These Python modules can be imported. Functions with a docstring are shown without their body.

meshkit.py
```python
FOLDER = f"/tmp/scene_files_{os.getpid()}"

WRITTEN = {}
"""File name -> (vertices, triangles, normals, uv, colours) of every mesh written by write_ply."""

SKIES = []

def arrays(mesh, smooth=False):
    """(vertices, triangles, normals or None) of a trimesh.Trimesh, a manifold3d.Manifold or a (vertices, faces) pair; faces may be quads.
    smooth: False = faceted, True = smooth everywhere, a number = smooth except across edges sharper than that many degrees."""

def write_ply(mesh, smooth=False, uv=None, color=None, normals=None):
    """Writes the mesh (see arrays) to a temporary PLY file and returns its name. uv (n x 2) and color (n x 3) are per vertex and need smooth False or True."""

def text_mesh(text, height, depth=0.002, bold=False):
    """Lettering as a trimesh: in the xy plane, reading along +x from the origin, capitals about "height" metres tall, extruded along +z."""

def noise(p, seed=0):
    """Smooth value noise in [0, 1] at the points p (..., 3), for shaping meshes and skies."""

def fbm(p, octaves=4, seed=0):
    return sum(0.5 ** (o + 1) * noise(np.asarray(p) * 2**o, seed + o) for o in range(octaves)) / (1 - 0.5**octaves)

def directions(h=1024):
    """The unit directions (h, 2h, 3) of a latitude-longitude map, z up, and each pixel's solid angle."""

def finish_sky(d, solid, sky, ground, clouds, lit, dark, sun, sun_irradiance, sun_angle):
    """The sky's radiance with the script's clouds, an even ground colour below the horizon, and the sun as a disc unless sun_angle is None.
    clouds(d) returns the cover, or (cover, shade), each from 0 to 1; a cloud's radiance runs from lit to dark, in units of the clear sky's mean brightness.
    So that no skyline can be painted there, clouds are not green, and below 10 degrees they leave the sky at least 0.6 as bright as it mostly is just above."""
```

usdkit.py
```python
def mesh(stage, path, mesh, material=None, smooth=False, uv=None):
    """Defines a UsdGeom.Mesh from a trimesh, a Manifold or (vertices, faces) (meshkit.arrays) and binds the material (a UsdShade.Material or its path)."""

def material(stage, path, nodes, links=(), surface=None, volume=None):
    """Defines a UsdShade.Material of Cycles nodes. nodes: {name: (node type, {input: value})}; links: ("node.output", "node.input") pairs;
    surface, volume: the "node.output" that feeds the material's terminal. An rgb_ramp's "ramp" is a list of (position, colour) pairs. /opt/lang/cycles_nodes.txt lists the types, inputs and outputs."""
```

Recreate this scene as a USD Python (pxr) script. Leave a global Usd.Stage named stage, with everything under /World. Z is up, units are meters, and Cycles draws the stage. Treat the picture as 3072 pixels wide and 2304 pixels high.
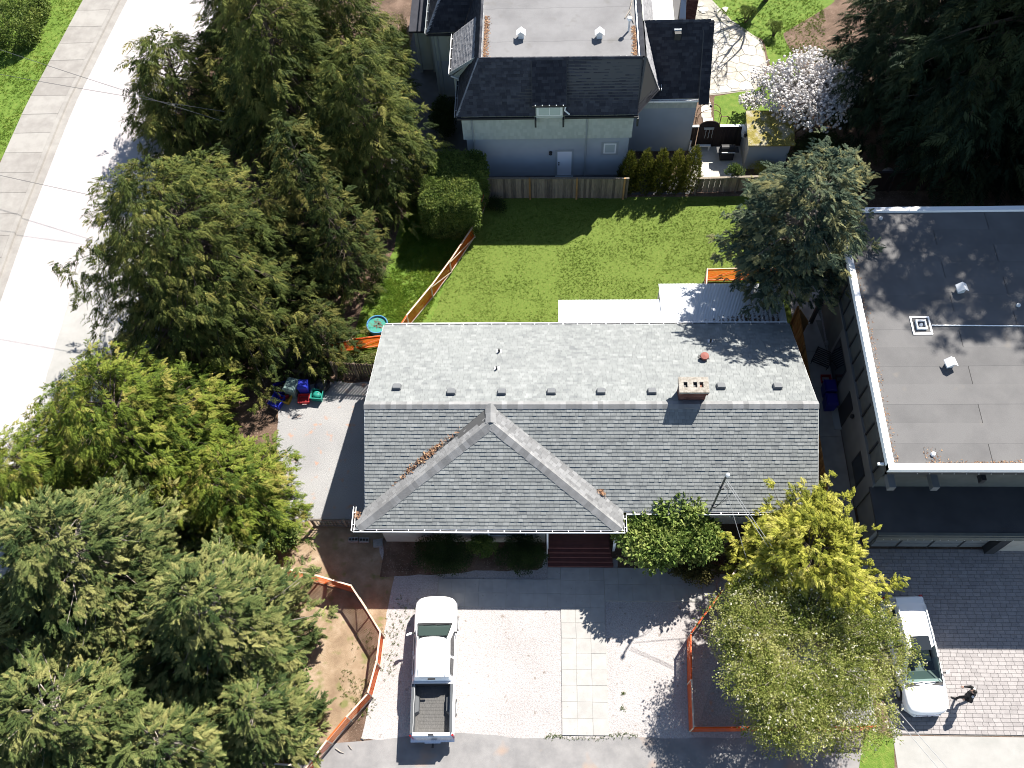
import math, numpy as np, trimesh, usdkit, meshkit
from pxr import Usd, UsdGeom, UsdLux, UsdShade, Gf, Vt, Sdf
from shapely.geometry import Polygon, box as sbox, Point, LineString
from shapely import affinity
from manifold3d import Manifold, Mesh as MMesh
from scipy.spatial import Voronoi

stage = Usd.Stage.CreateInMemory()
UsdGeom.SetStageUpAxis(stage, UsdGeom.Tokens.z)
UsdGeom.SetStageMetersPerUnit(stage, 1.0)
stage.SetDefaultPrim(UsdGeom.Xform.Define(stage, '/World').GetPrim())
UsdGeom.Scope.Define(stage, '/World/Looks')

# ------------------------------------------------------------------ camera, sky, sun, exposure
EXPOSURE = 1.35
SKY_STRENGTH = 0.062
SUN_INTENSITY = 1.25
CAM_H = 42.0
FWD = np.array([-0.03914529, 0.47501324, -0.87910754])
RIGHT = np.array([0.99923176, 0.01695532, -0.03533267])
UP = np.array([0.00187793, 0.87981529, 0.47531204])
cam = UsdGeom.Camera.Define(stage, '/World/camera')
cam.CreateHorizontalApertureAttr(36.0)
cam.CreateVerticalApertureAttr(27.0)
cam.CreateFocalLengthAttr(36.0 * 2699.13 / 3072)
cam.CreateClippingRangeAttr(Gf.Vec2f(0.5, 2000))
cam.CreateExposureAttr(EXPOSURE)
m = Gf.Matrix4d(1)
for i, r in enumerate((RIGHT, UP, -FWD)):
    m.SetRow(i, Gf.Vec4d(*map(float, r), 0))
m.SetRow(3, Gf.Vec4d(0, 0, CAM_H, 1))
cam.AddTransformOp().Set(m.GetOrthonormalized())

SUN = np.array([0.529, 0.768, 1.0]); SUN /= np.linalg.norm(SUN)
sky = UsdLux.DomeLight.Define(stage, '/World/sky')
sky_mat = usdkit.material(stage, '/World/Looks/sky_look', {
    's': ('sky_texture', {'sky_type': 'single_scattering', 'sun_disc': False, 'sun_elevation': float(math.asin(SUN[2])),
                          'sun_rotation': float(math.atan2(SUN[0], SUN[1])), 'air_density': 1.0, 'aerosol_density': 0.6, 'ozone_density': 1.0}),
    'b': ('background_shader', {'strength': SKY_STRENGTH})}, [('s.color', 'b.color')], surface='b.background')
UsdShade.MaterialBindingAPI.Apply(sky.GetPrim()).Bind(sky_mat)
sky.GetPrim().SetCustomDataByKey('kind', 'structure')
sun = UsdLux.DistantLight.Define(stage, '/World/sun')
sun.CreateNormalizeAttr(True); sun.CreateIntensityAttr(SUN_INTENSITY); sun.CreateAngleAttr(0.53)
sun.CreateColorAttr(Gf.Vec3f(1.0, 0.955, 0.88))
zx = np.cross([0, 1, 0], SUN); zx /= np.linalg.norm(zx); zy = np.cross(SUN, zx)
m = Gf.Matrix4d(1)
for i, r in enumerate((zx, zy, SUN)):
    m.SetRow(i, Gf.Vec4d(*map(float, r), 0))
sun.AddTransformOp().Set(m)

# ------------------------------------------------------------------ helpers
RNG = np.random.default_rng(11)
used = {}

def numbered(parent, name):
    k = used.get((parent, name), 0)
    used[(parent, name)] = k + 1
    return name if k == 0 else f'{name}_{k:03d}'

class Thing:
    def __init__(self, path, loc):
        self.path, self.loc = path, np.asarray(loc, float)

def setd(prim, label=None, cat=None, group=None, kind=None):
    for k, v in (('label', label), ('category', cat), ('group', group), ('kind', kind)):
        if v:
            prim.SetCustomDataByKey(k, v)

def thing(name, label=None, cat=None, loc=(0, 0, 0), group=None, kind=None):
    p = '/World/' + numbered('/World', name)
    x = UsdGeom.Xform.Define(stage, p)
    x.AddTranslateOp().Set(Gf.Vec3d(*map(float, loc)))
    setd(x.GetPrim(), label, cat, group, kind)
    return Thing(p, loc)

def part(parent, name, mesh, mat, smooth=False, kind=None, label=None):
    """A mesh in world coordinates as a part of a thing (or of a part)."""
    if isinstance(mesh, MB):
        mesh = mesh.done()
    if mesh is None:
        return None
    v, f, n = meshkit.arrays(mesh, smooth)
    p = parent.path + '/' + numbered(parent.path, name)
    g = usdkit.mesh(stage, p, (v, f), mat, False)
    g.GetPointsAttr().Set(Vt.Vec3fArray.FromNumpy((v - parent.loc).astype(np.float32)))
    if n is not None:
        g.CreateNormalsAttr(Vt.Vec3fArray.FromNumpy(n.astype(np.float32)))
        g.SetNormalsInterpolation('vertex')
    tone(g, v, f, mat)
    setd(g.GetPrim(), label, None, None, kind)
    return Thing(p, parent.loc)

def solo(name, mesh, mat, label=None, cat=None, group=None, kind=None, smooth=False):
    """A top-level thing that is one mesh."""
    if isinstance(mesh, MB):
        mesh = mesh.done()
    p = '/World/' + numbered('/World', name)
    g = usdkit.mesh(stage, p, mesh, mat, smooth)
    if smooth is False: v, f, n = meshkit.arrays(mesh, False); tone(g, v, f, mat)
    setd(g.GetPrim(), label, cat, group, kind)
    return Thing(p, (0, 0, 0))

def rotz(a):
    c, s = math.cos(a), math.sin(a)
    return np.array([[c, -s, 0], [s, c, 0], [0, 0, 1.0]])

BOXF = np.array([[0, 2, 1], [0, 3, 2], [4, 5, 6], [4, 6, 7], [0, 1, 5], [0, 5, 4], [1, 2, 6], [1, 6, 5], [2, 3, 7], [2, 7, 6], [3, 0, 4], [3, 4, 7]])
BOXV = np.array([[-1, -1, -1], [1, -1, -1], [1, 1, -1], [-1, 1, -1], [-1, -1, 1], [1, -1, 1], [1, 1, 1], [-1, 1, 1]]) * .5

class MB:
    def __init__(self):
        self.v, self.f, self.n = [], [], 0
    def add(self, v, f):
        v = np.asarray(v, float); f = np.asarray(f, int)
        if f.shape[1] == 4:
            f = np.vstack([f[:, [0, 1, 2]], f[:, [0, 2, 3]]])
        self.v.append(v); self.f.append(f + self.n); self.n += len(v)
        return self
    def mesh(self, m):
        if hasattr(m, 'to_mesh'):
            mm = m.to_mesh(); return self.add(mm.vert_properties[:, :3], mm.tri_verts)
        return self.add(m.vertices, m.faces)
    def box(self, c, s, a=0.0):
        return self.add((BOXV * np.asarray(s, float)) @ rotz(a).T + np.asarray(c, float), BOXF)
    def b(self, x0, x1, y0, y1, z0, z1):
        return self.box(((x0 + x1) / 2, (y0 + y1) / 2, (z0 + z1) / 2), (x1 - x0, y1 - y0, z1 - z0))
    def bar(self, p, q, w, h, up=(0, 0, 1)):
        p, q = np.asarray(p, float), np.asarray(q, float); d = q - p; L = np.linalg.norm(d); d /= L
        s = np.cross(d, up)
        if np.linalg.norm(s) < 1e-4: s = np.cross(d, (1, 0, 0))
        s /= np.linalg.norm(s); t = np.cross(s, d)
        return self.add((BOXV * [L, w, h]) @ np.stack([d, s, t]) + (p + q) / 2, BOXF)
    def tube(self, pts, r, n=8, cap=True):
        pts = np.asarray(pts, float); k = len(pts); r = np.broadcast_to(np.asarray(r, float), (k,))
        t = np.gradient(pts, axis=0); t /= np.linalg.norm(t, axis=1, keepdims=True) + 1e-12
        ref = np.array([0, 0, 1.0]) if abs(t[:, 2]).mean() < .8 else np.array([1.0, 0, 0])
        s = np.cross(t, ref); s /= np.linalg.norm(s, axis=1, keepdims=True) + 1e-12; u = np.cross(s, t)
        a = np.arange(n) / n * 2 * np.pi
        v = pts[:, None] + r[:, None, None] * (np.cos(a)[None, :, None] * s[:, None] + np.sin(a)[None, :, None] * u[:, None])
        i = np.arange(k - 1)[:, None] * n; j = np.arange(n)[None]; j2 = (j + 1) % n
        q = np.stack([i + j, i + n + j, i + n + j2, i + j2], -1).reshape(-1, 4)
        f = np.vstack([q[:, [0, 1, 2]], q[:, [0, 2, 3]]])
        v = v.reshape(-1, 3)
        if cap:
            v = np.vstack([v, pts[0], pts[-1]]); e = np.arange(n); e2 = (e + 1) % n; b = (k - 1) * n
            f = np.vstack([f, np.stack([np.full(n, k * n), e, e2], 1), np.stack([np.full(n, k * n + 1), b + e2, b + e], 1)])
        return self.add(v, f)
    def lathe(self, prof, c, n=24, axis='z'):
        prof = np.asarray(prof, float); a = np.arange(n) / n * 2 * np.pi
        v = np.stack([prof[:, 0, None] * np.cos(a), prof[:, 0, None] * np.sin(a), np.broadcast_to(prof[:, 1, None], (len(prof), n))], -1).reshape(-1, 3)
        if axis == 'x': v = v[:, [2, 0, 1]]
        if axis == 'y': v = v[:, [1, 2, 0]]
        k = len(prof); i = np.arange(k - 1)[:, None] * n; j = np.arange(n)[None]; j2 = (j + 1) % n
        q = np.stack([i + j, i + j2, i + n + j2, i + n + j], -1).reshape(-1, 4)
        return self.add(v + np.asarray(c, float), q)
    def prism(self, xy, z0, z1, holes=None):
        p = Polygon(xy, holes)
        m = trimesh.creation.extrude_polygon(p, z1 - z0, engine='earcut'); m.apply_translation([0, 0, z0])
        return self.mesh(m)
    def move(self, M=None, t=(0, 0, 0)):
        self.v = [v @ (np.eye(3) if M is None else M).T + np.asarray(t, float) for v in self.v]; return self
    def done(self):
        return (np.vstack(self.v), np.vstack(self.f)) if self.v else None

def sheet(poly, z):
    """A flat sheet from a shapely polygon or a list of points."""
    p = poly if hasattr(poly, 'exterior') else Polygon(poly)
    v, f = trimesh.creation.triangulate_polygon(p, engine='earcut')
    f = np.array(f); a = v[f]
    flip = np.cross(a[:, 1] - a[:, 0], a[:, 2] - a[:, 0]) < 0
    f[flip] = f[flip][:, ::-1]
    keep = np.unique(f); new = np.zeros(len(v), int); new[keep] = np.arange(len(keep)); v, f = v[keep], new[f]
    return np.c_[v, np.full(len(v), z)], f

def ragged(pts, amp, step=.35, seed=0, z=None):
    """A polygon with an uneven natural edge."""
    ring = LineString(list(pts) + [pts[0]]); n = max(8, int(ring.length / step))
    q = np.array([ring.interpolate(i / n, normalized=True).coords[0] for i in range(n)])
    o = meshkit.fbm(np.c_[q * .9, np.zeros(n)], 3, seed) - .5
    o2 = meshkit.fbm(np.c_[q * .9 + 31, np.ones(n)], 3, seed + 7) - .5
    return Polygon(q + np.c_[o, o2] * 2 * amp).buffer(0)

def manifold(vf):
    v, f = vf
    m = trimesh.Trimesh(v, f, process=True); m.fix_normals()
    return Manifold(MMesh(np.asarray(m.vertices, np.float32), np.asarray(m.faces, np.uint32)))

def loft(rings):
    rings = np.asarray(rings, float); k, n = rings.shape[:2]
    i = np.arange(k - 1)[:, None] * n; j = np.arange(n)[None]; j2 = (j + 1) % n
    q = np.stack([i + j, i + j2, i + n + j2, i + n + j], -1).reshape(-1, 4)
    f = np.vstack([q[:, [0, 1, 2]], q[:, [0, 2, 3]]])
    v = np.vstack([rings.reshape(-1, 3), rings[0].mean(0), rings[-1].mean(0)]); e = np.arange(n); e2 = (e + 1) % n; b = (k - 1) * n
    f = np.vstack([f, np.stack([np.full(n, k * n), e2, e], 1), np.stack([np.full(n, k * n + 1), b + e, b + e2], 1)])
    return v, f

def hull(pts):
    return trimesh.convex.convex_hull(np.asarray(pts, float))

# ------------------------------------------------------------------ materials
def mat(name, color, rough=.7, metal=0., spec=.4, coat=0.):
    return usdkit.material(stage, '/World/Looks/' + name, {'p': ('principled_bsdf', {'base_color': tuple(color), 'roughness': rough, 'metallic': metal, 'specular_ior_level': spec, 'coat_weight': coat})}, surface='p.BSDF')

TONED, TONE_RNG = set(), np.random.default_rng(99)
def tone(g, v, f, m_):
    """One random tone for each separate piece of a mesh, read by the material."""
    if m_ is None or m_.GetPrim().GetName() not in TONED: return
    from scipy.sparse import coo_matrix
    from scipy.sparse.csgraph import connected_components
    n = len(v); k, lab = connected_components(coo_matrix((np.ones(2 * len(f)), (np.r_[f[:, 0], f[:, 1]], np.r_[f[:, 1], f[:, 2]])), (n, n)), False)
    UsdGeom.PrimvarsAPI(g).CreatePrimvar('tone', Sdf.ValueTypeNames.FloatArray, 'vertex').Set(Vt.FloatArray.FromNumpy(TONE_RNG.uniform(0, 1, k)[lab].astype(np.float32)))

def noisy(name, ramp, scale=1.0, rough=.9, bump=0., bscale=None, spots=None, spot_scale=30, spec=.3, stretch=(1, 1, 1), big=None, coat=0., island=0., detail=5.0):
    """Colours of a ramp over world-space noise; a second, larger noise (big) shifts them; island varies piece by piece."""
    n = {'g': ('geometry', {}), 'map': ('mapping', {'scale': tuple(stretch)}), 'n1': ('noise_texture', {'scale': scale, 'detail': detail, 'roughness': .6}),
         'r': ('rgb_ramp', {'ramp': ramp}), 'p': ('principled_bsdf', {'roughness': rough, 'specular_ior_level': spec, 'coat_weight': coat})}
    l = [('g.position', 'map.vector'), ('map.vector', 'n1.vector')]
    fac = 'n1.fac'
    if big:
        n['n2'] = ('noise_texture', {'scale': big[0], 'detail': 3.0}); l.append(('g.position', 'n2.vector'))
        n['m2'] = ('math', {'math_type': 'multiply_add', 'value2': big[1], 'value3': -big[1] / 2}); l.append(('n2.fac', 'm2.value1'))
        n['a2'] = ('math', {'math_type': 'add'}); l += [(fac, 'a2.value1'), ('m2.value', 'a2.value2')]; fac = 'a2.value'
    if island:
        TONED.add(name); n['at'] = ('attribute', {'attribute': 'tone'})
        n['mi'] = ('math', {'math_type': 'multiply_add', 'value2': island, 'value3': -island / 2}); n['aa'] = ('math', {'math_type': 'add'})
        l += [('at.fac', 'mi.value1'), (fac, 'aa.value1'), ('mi.value', 'aa.value2')]; fac = 'aa.value'
    l.append((fac, 'r.fac')); col = 'r.color'
    if spots:
        n['v'] = ('noise_texture', {'scale': spot_scale, 'detail': 2.0}); n['vr'] = ('rgb_ramp', {'ramp': [(spots[1], (0, 0, 0)), (spots[2], (1, 1, 1))]})
        n['mx'] = ('mix', {'mix_type': 'mix', 'color2': tuple(spots[0])})
        l += [('g.position', 'v.vector'), ('v.fac', 'vr.fac'), ('vr.color', 'mx.fac'), (col, 'mx.color1')]; col = 'mx.color'
    l.append((col, 'p.base_color'))
    if bump:
        n['bn'] = ('noise_texture', {'scale': bscale or scale * 6, 'detail': 4.0}); n['b'] = ('bump', {'strength': bump, 'distance': .05})
        l += [('map.vector', 'bn.vector'), ('bn.fac', 'b.height'), ('b.normal', 'p.normal')]
    return usdkit.material(stage, '/World/Looks/' + name, n, l, surface='p.BSDF')

def leafy(name, ramp, transl=.3, noise=.7, rough=.65, rnd=.7, spec=.12):
    """Foliage: colour by instance and by a noise over the crown, some light through."""
    n = {'g': ('geometry', {}), 'oi': ('object_info', {}), 'n': ('noise_texture', {'scale': noise, 'detail': 3.0}),
         'a': ('math', {'math_type': 'multiply_add', 'value2': rnd, 'value3': -rnd / 2}), 's': ('math', {'math_type': 'add'}), 'r': ('rgb_ramp', {'ramp': ramp}),
         'p': ('principled_bsdf', {'roughness': rough, 'specular_ior_level': spec}), 't': ('translucent_bsdf', {}), 'mx': ('mix_closure', {'fac': transl})}
    l = [('g.position', 'n.vector'), ('oi.random', 'a.value1'), ('a.value', 's.value1'), ('n.fac', 's.value2'), ('s.value', 'r.fac'), ('r.color', 'p.base_color'), ('r.color', 't.color'),
         ('p.BSDF', 'mx.closure1'), ('t.BSDF', 'mx.closure2')]
    return usdkit.material(stage, '/World/Looks/' + name, n, l, surface='mx.closure')

def pane(name, tint, fac_ior=1.5):
    n = {'f': ('fresnel', {'IOR': fac_ior}), 't': ('transparent_bsdf', {'color': tuple(tint)}), 'g': ('glossy_bsdf', {'color': (1, 1, 1), 'roughness': .02}), 'mx': ('mix_closure', {})}
    return usdkit.material(stage, '/World/Looks/' + name, n, [('f.fac', 'mx.fac'), ('t.BSDF', 'mx.closure1'), ('g.BSDF', 'mx.closure2')], surface='mx.closure')

M = {}
M['soil'] = noisy('soil', [(.25, (.045, .028, .018)), (.5, (.11, .07, .048)), (.75, (.20, .135, .10))], .9, bump=.6, bscale=18, spots=((.26, .20, .15), .6, .72), spot_scale=14)
M['dirt'] = noisy('dirt', [(.25, (.15, .10, .062)), (.5, (.25, .18, .115)), (.75, (.36, .28, .20))], 1.1, bump=.5, bscale=25, spots=((.15, .145, .055), .58, .7), spot_scale=1.6)
M['lawn'] = noisy('lawn', [(.3, (.080, .126, .016)), (.5, (.100, .145, .020)), (.72, (.135, .162, .032))], 9, bump=.5, bscale=40, big=(.4, .16), spots=((.17, .15, .06), .70, .78), spot_scale=9)
M['lush'] = noisy('lush_lawn', [(.3, (.075, .13, .014)), (.5, (.10, .165, .020)), (.72, (.155, .195, .035))], 3.2, bump=.8, bscale=24, big=(.5, .3))
M['road'] = noisy('road', [(.3, (.34, .315, .315)), (.7, (.42, .39, .385))], .5, bump=.15, bscale=60, big=(.08, .5))
M['walk'] = noisy('walk_concrete', [(.3, (.215, .20, .185)), (.7, (.285, .27, .25))], 1.5, bump=.12, bscale=50, big=(.25, .5), island=.35)
M['concrete'] = noisy('concrete', [(.3, (.26, .25, .235)), (.7, (.35, .335, .315))], 1.5, bump=.12, bscale=50, big=(.25, .5), island=.35)
M['slab_old'] = noisy('slab_old', [(.3, (.295, .285, .272)), (.7, (.355, .345, .328))], 2.2, bump=.12, bscale=50, big=(.3, .4), island=.2, spots=((.24, .23, .21), .70, .78), spot_scale=9)
M['gravel_grey'] = noisy('gravel_grey', [(.32, (.17, .17, .175)), (.5, (.27, .265, .265)), (.68, (.37, .365, .355))], 26, bump=.6, bscale=34, big=(.3, .3), spots=((.36, .22, .16), .62, .74), spot_scale=2.0, detail=3.0)
M['gravel_pink'] = noisy('gravel_pink', [(.3, (.27, .25, .243)), (.5, (.345, .322, .315)), (.7, (.42, .395, .385))], 14, bump=.7, bscale=24, big=(.35, .5), spots=((.22, .19, .17), .64, .74), spot_scale=4)
M['asphalt'] = noisy('asphalt', [(.3, (.17, .165, .165)), (.7, (.25, .24, .235))], 1.2, bump=.25, bscale=70, big=(.25, .7), spots=((.30, .22, .17), .6, .75), spot_scale=.8)
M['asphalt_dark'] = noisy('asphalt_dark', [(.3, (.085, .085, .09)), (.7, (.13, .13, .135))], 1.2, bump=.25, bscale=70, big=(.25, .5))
M['apron'] = noisy('apron', [(.3, (.27, .265, .25)), (.7, (.33, .32, .305))], 1.2, bump=.12, bscale=50, big=(.25, .5))
M['paver'] = noisy('paver', [(.2, (.24, .222, .218)), (.5, (.285, .265, .26)), (.8, (.325, .302, .295))], 5, bump=.3, bscale=50, island=.4, big=(.2, .3))
M['joint_sand'] = noisy('joint_sand', [(.3, (.15, .14, .125)), (.7, (.21, .195, .175))], 3)
M['pale_joint'] = noisy('pale_joint', [(.3, (.26, .245, .21)), (.7, (.34, .32, .28))], 3)
M['flag'] = noisy('flagstone', [(.3, (.36, .33, .28)), (.7, (.50, .475, .43))], 2.5, bump=.2, bscale=30, island=.4)
M['shingle'] = noisy('shingle', [(.1, (.145, .152, .155)), (.42, (.198, .208, .205)), (.6, (.222, .232, .228)), (.95, (.29, .30, .295))], 2.5, rough=.95, bump=.25, bscale=90, big=(.35, .25), island=.34, spec=.2)
M['cap_shingle'] = noisy('cap_shingle', [(.1, (.165, .165, .165)), (.5, (.21, .21, .21)), (.9, (.27, .27, .27))], 2.5, rough=.95, bump=.25, bscale=90, island=.7, spec=.2)
M['dark_shingle'] = noisy('dark_shingle', [(.1, (.028, .029, .036)), (.5, (.04, .041, .05)), (.9, (.062, .064, .074))], 2.5, rough=.95, bump=.3, bscale=90, island=.7, spec=.2)
M['grey_shingle'] = noisy('grey_shingle', [(.1, (.19, .19, .205)), (.5, (.25, .25, .265)), (.9, (.32, .32, .335))], 2.5, rough=.95, bump=.3, bscale=90, island=.7, spec=.2)
M['deck'] = mat('roof_deck', (.07, .07, .07), .95)
M['membrane'] = noisy('membrane', [(.3, (.145, .142, .145)), (.7, (.19, .187, .19))], .8, bump=.2, bscale=60, big=(.3, .6), island=.25, spots=((.14, .135, .13), .62, .78), spot_scale=1.3)
M['membrane_dark'] = noisy('membrane_dark', [(.3, (.105, .102, .102)), (.7, (.135, .131, .130))], .8, bump=.2, bscale=70, big=(.2, .5), island=.25, spots=((.16, .145, .13), .70, .82), spot_scale=.9)
M['white'] = mat('white_paint', (.78, .78, .77), .5)
M['white_metal'] = mat('white_metal', (.80, .80, .80), .35)
M['offwhite'] = noisy('stucco', [(.3, (.34, .31, .265)), (.7, (.41, .38, .33))], 2, bump=.2, bscale=60)
M['siding_blue'] = noisy('siding_blue', [(.3, (.32, .355, .39)), (.7, (.36, .395, .43))], 1.5, rough=.7, bump=.1, bscale=50)
M['siding_green'] = noisy('siding_green', [(.3, (.40, .43, .39)), (.7, (.47, .50, .455))], 1.5, rough=.8, bump=.15, bscale=50, island=.5)
M['trim_grey'] = mat('trim_grey', (.30, .33, .34), .6)
M['olive_wall'] = noisy('olive_wall', [(.3, (.10, .105, .095)), (.7, (.135, .14, .125))], 1.5, bump=.1, bscale=50, island=.3)
M['grey_wall'] = noisy('grey_wall', [(.3, (.16, .165, .165)), (.7, (.20, .205, .20))], 1.2, bump=.1, bscale=50)
M['dark_trim'] = mat('dark_trim', (.025, .025, .026), .6)
M['black'] = mat('black', (.008, .008, .009), .5)
M['glass_dark'] = mat('glass_dark', (.018, .022, .026), .04, spec=.6)
M['glass_white'] = mat('blind_glass', (.42, .47, .46), .08, spec=.6)
M['door_white'] = mat('door_white', (.72, .74, .78), .5)
M['fence_wood'] = noisy('fence_wood', [(.2, (.10, .085, .07)), (.5, (.17, .145, .115)), (.8, (.26, .22, .17))], 3, bump=.3, bscale=20, stretch=(6, 6, .7), island=.6)
M['cedar_wood'] = noisy('cedar_wood', [(.2, (.20, .11, .045)), (.5, (.29, .165, .065)), (.8, (.38, .23, .10))], 3, bump=.25, bscale=20, stretch=(6, 6, .7), island=.5)
M['lumber'] = noisy('lumber', [(.2, (.46, .36, .26)), (.5, (.56, .46, .35)), (.8, (.66, .57, .46))], 3, bump=.15, bscale=20, island=.5)
M['old_plank'] = noisy('old_plank', [(.2, (.07, .05, .035)), (.8, (.16, .125, .09))], 4, bump=.3, bscale=20, island=.4)
M['net'] = usdkit.material(stage, '/World/Looks/orange_net', {'p': ('principled_bsdf', {'base_color': (.88, .15, .02), 'roughness': .5}), 't': ('translucent_bsdf', {'color': (.88, .17, .02)}), 'm': ('mix_closure', {'fac': .5})}, [('p.BSDF', 'm.closure1'), ('t.BSDF', 'm.closure2')], surface='m.closure')
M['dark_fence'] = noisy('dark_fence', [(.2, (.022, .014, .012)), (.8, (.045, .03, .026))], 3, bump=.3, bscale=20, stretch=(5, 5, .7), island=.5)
M['brick'] = noisy('brick', [(.1, (.075, .03, .024)), (.5, (.12, .048, .036)), (.9, (.18, .085, .065))], 8, bump=.3, bscale=60, island=.7)
M['mortar'] = mat('mortar', (.12, .11, .10), .95)
M['cement_cap'] = noisy('cement_cap', [(.25, (.13, .11, .085)), (.5, (.27, .245, .21)), (.8, (.42, .39, .35))], 9, bump=.4, bscale=30)
M['clay'] = mat('clay_flue', (.20, .10, .07), .9)
M['vent_grey'] = mat('vent_grey', (.12, .125, .13), .5)
M['galv'] = mat('galvanised', (.55, .57, .58), .45, metal=.3)
M['rust_vent'] = mat('rust_vent', (.20, .06, .045), .7)
M['porch_red'] = noisy('porch_red', [(.3, (.085, .030, .026)), (.7, (.115, .042, .036))], 3, rough=.6, island=.2)
M['canopy'] = usdkit.material(stage, '/World/Looks/canopy_plastic', {'p': ('principled_bsdf', {'base_color': (.74, .76, .79), 'roughness': .35, 'specular_ior_level': .4}), 't': ('translucent_bsdf', {'color': (.6, .62, .65)}), 'm': ('mix_closure', {'fac': .25})},
                          [('p.BSDF', 'm.closure1'), ('t.BSDF', 'm.closure2')], surface='m.closure')
M['litter'] = noisy('leaf_litter', [(.2, (.10, .05, .03)), (.5, (.24, .125, .07)), (.8, (.38, .24, .14))], 20, island=.8)
M['bark'] = noisy('bark', [(.3, (.045, .034, .026)), (.7, (.12, .095, .075))], 6, bump=.5, bscale=20, stretch=(1, 1, .3))
M['twig'] = noisy('twig', [(.3, (.20, .17, .14)), (.7, (.36, .32, .28))], 6)
M['car_white'] = mat('car_white', (.80, .80, .80), .28, spec=.5, coat=.6)
M['car_black'] = mat('car_black_plastic', (.016, .016, .017), .55)
M['tyre'] = mat('tyre', (.018, .018, .018), .85)
M['chrome'] = mat('chrome', (.75, .75, .76), .18, metal=1.0)
M['bedliner'] = noisy('bed_mat', [(.3, (.085, .082, .078)), (.7, (.115, .11, .105))], 9, rough=.75, bump=.6, bscale=14, stretch=(3, .6, 1))
M['bed_side'] = mat('bed_side', (.075, .08, .085), .55)
M['windshield'] = pane('windshield_glass', (.50, .60, .57))
M['tinted'] = mat('tinted_glass', (.035, .052, .048), .08, spec=.7)
M['garage_felt'] = noisy('garage_felt', [(.3, (.05, .05, .053)), (.7, (.072, .072, .075))], .8, bump=.2, bscale=60)
M['interior'] = mat('interior_cloth', (.36, .40, .37), .85)
M['interior_dark'] = mat('interior_dark', (.028, .032, .032), .8)
M['dash'] = mat('dash_top', (.13, .155, .145), .7)
M['lamp_clear'] = mat('lamp_clear', (.62, .65, .68), .1, spec=.7)
M['lamp_red'] = mat('lamp_red', (.35, .012, .012), .15)
M['blue_plastic'] = mat('blue_plastic', (.018, .03, .36), .45)
M['navy_plastic'] = mat('navy_plastic', (.012, .012, .16), .4)
M['teal_plastic'] = mat('teal_plastic', (.02, .22, .17), .4)
M['green_grey'] = mat('green_grey_lid', (.13, .19, .18), .5)
M['red_plastic'] = mat('red_plastic', (.32, .02, .025), .5)
M['yellow_plastic'] = mat('yellow_plastic', (.45, .27, .03), .5)
M['black_bag'] = mat('black_bag', (.012, .012, .014), .25)
M['pool_rim'] = mat('pool_rim', (.06, .20, .36), .4)
M['pool_water'] = noisy('pool_water', [(.3, (.03, .14, .10)), (.5, (.06, .26, .21)), (.7, (.10, .13, .06))], 4, rough=.1, spec=.5)
M['cinder'] = noisy('cinder_block', [(.3, (.20, .19, .18)), (.7, (.30, .29, .275))], 8, bump=.4, bscale=40)
M['cloth_black'] = noisy('black_cloth', [(.3, (.010, .010, .011)), (.7, (.022, .022, .024))], 12, bump=.3, bscale=20)
M['cloth_grey'] = mat('grey_cloth', (.09, .085, .085), .9)
M['cloth_white'] = mat('white_cloth', (.78, .78, .78), .8)
M['skin'] = mat('skin', (.40, .25, .19), .55)
M['hair'] = mat('hair', (.012, .010, .009), .5)
M['iron'] = mat('rusty_iron', (.16, .09, .05), .7)
M['wire'] = mat('wire', (.05, .05, .055), .6)
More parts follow.
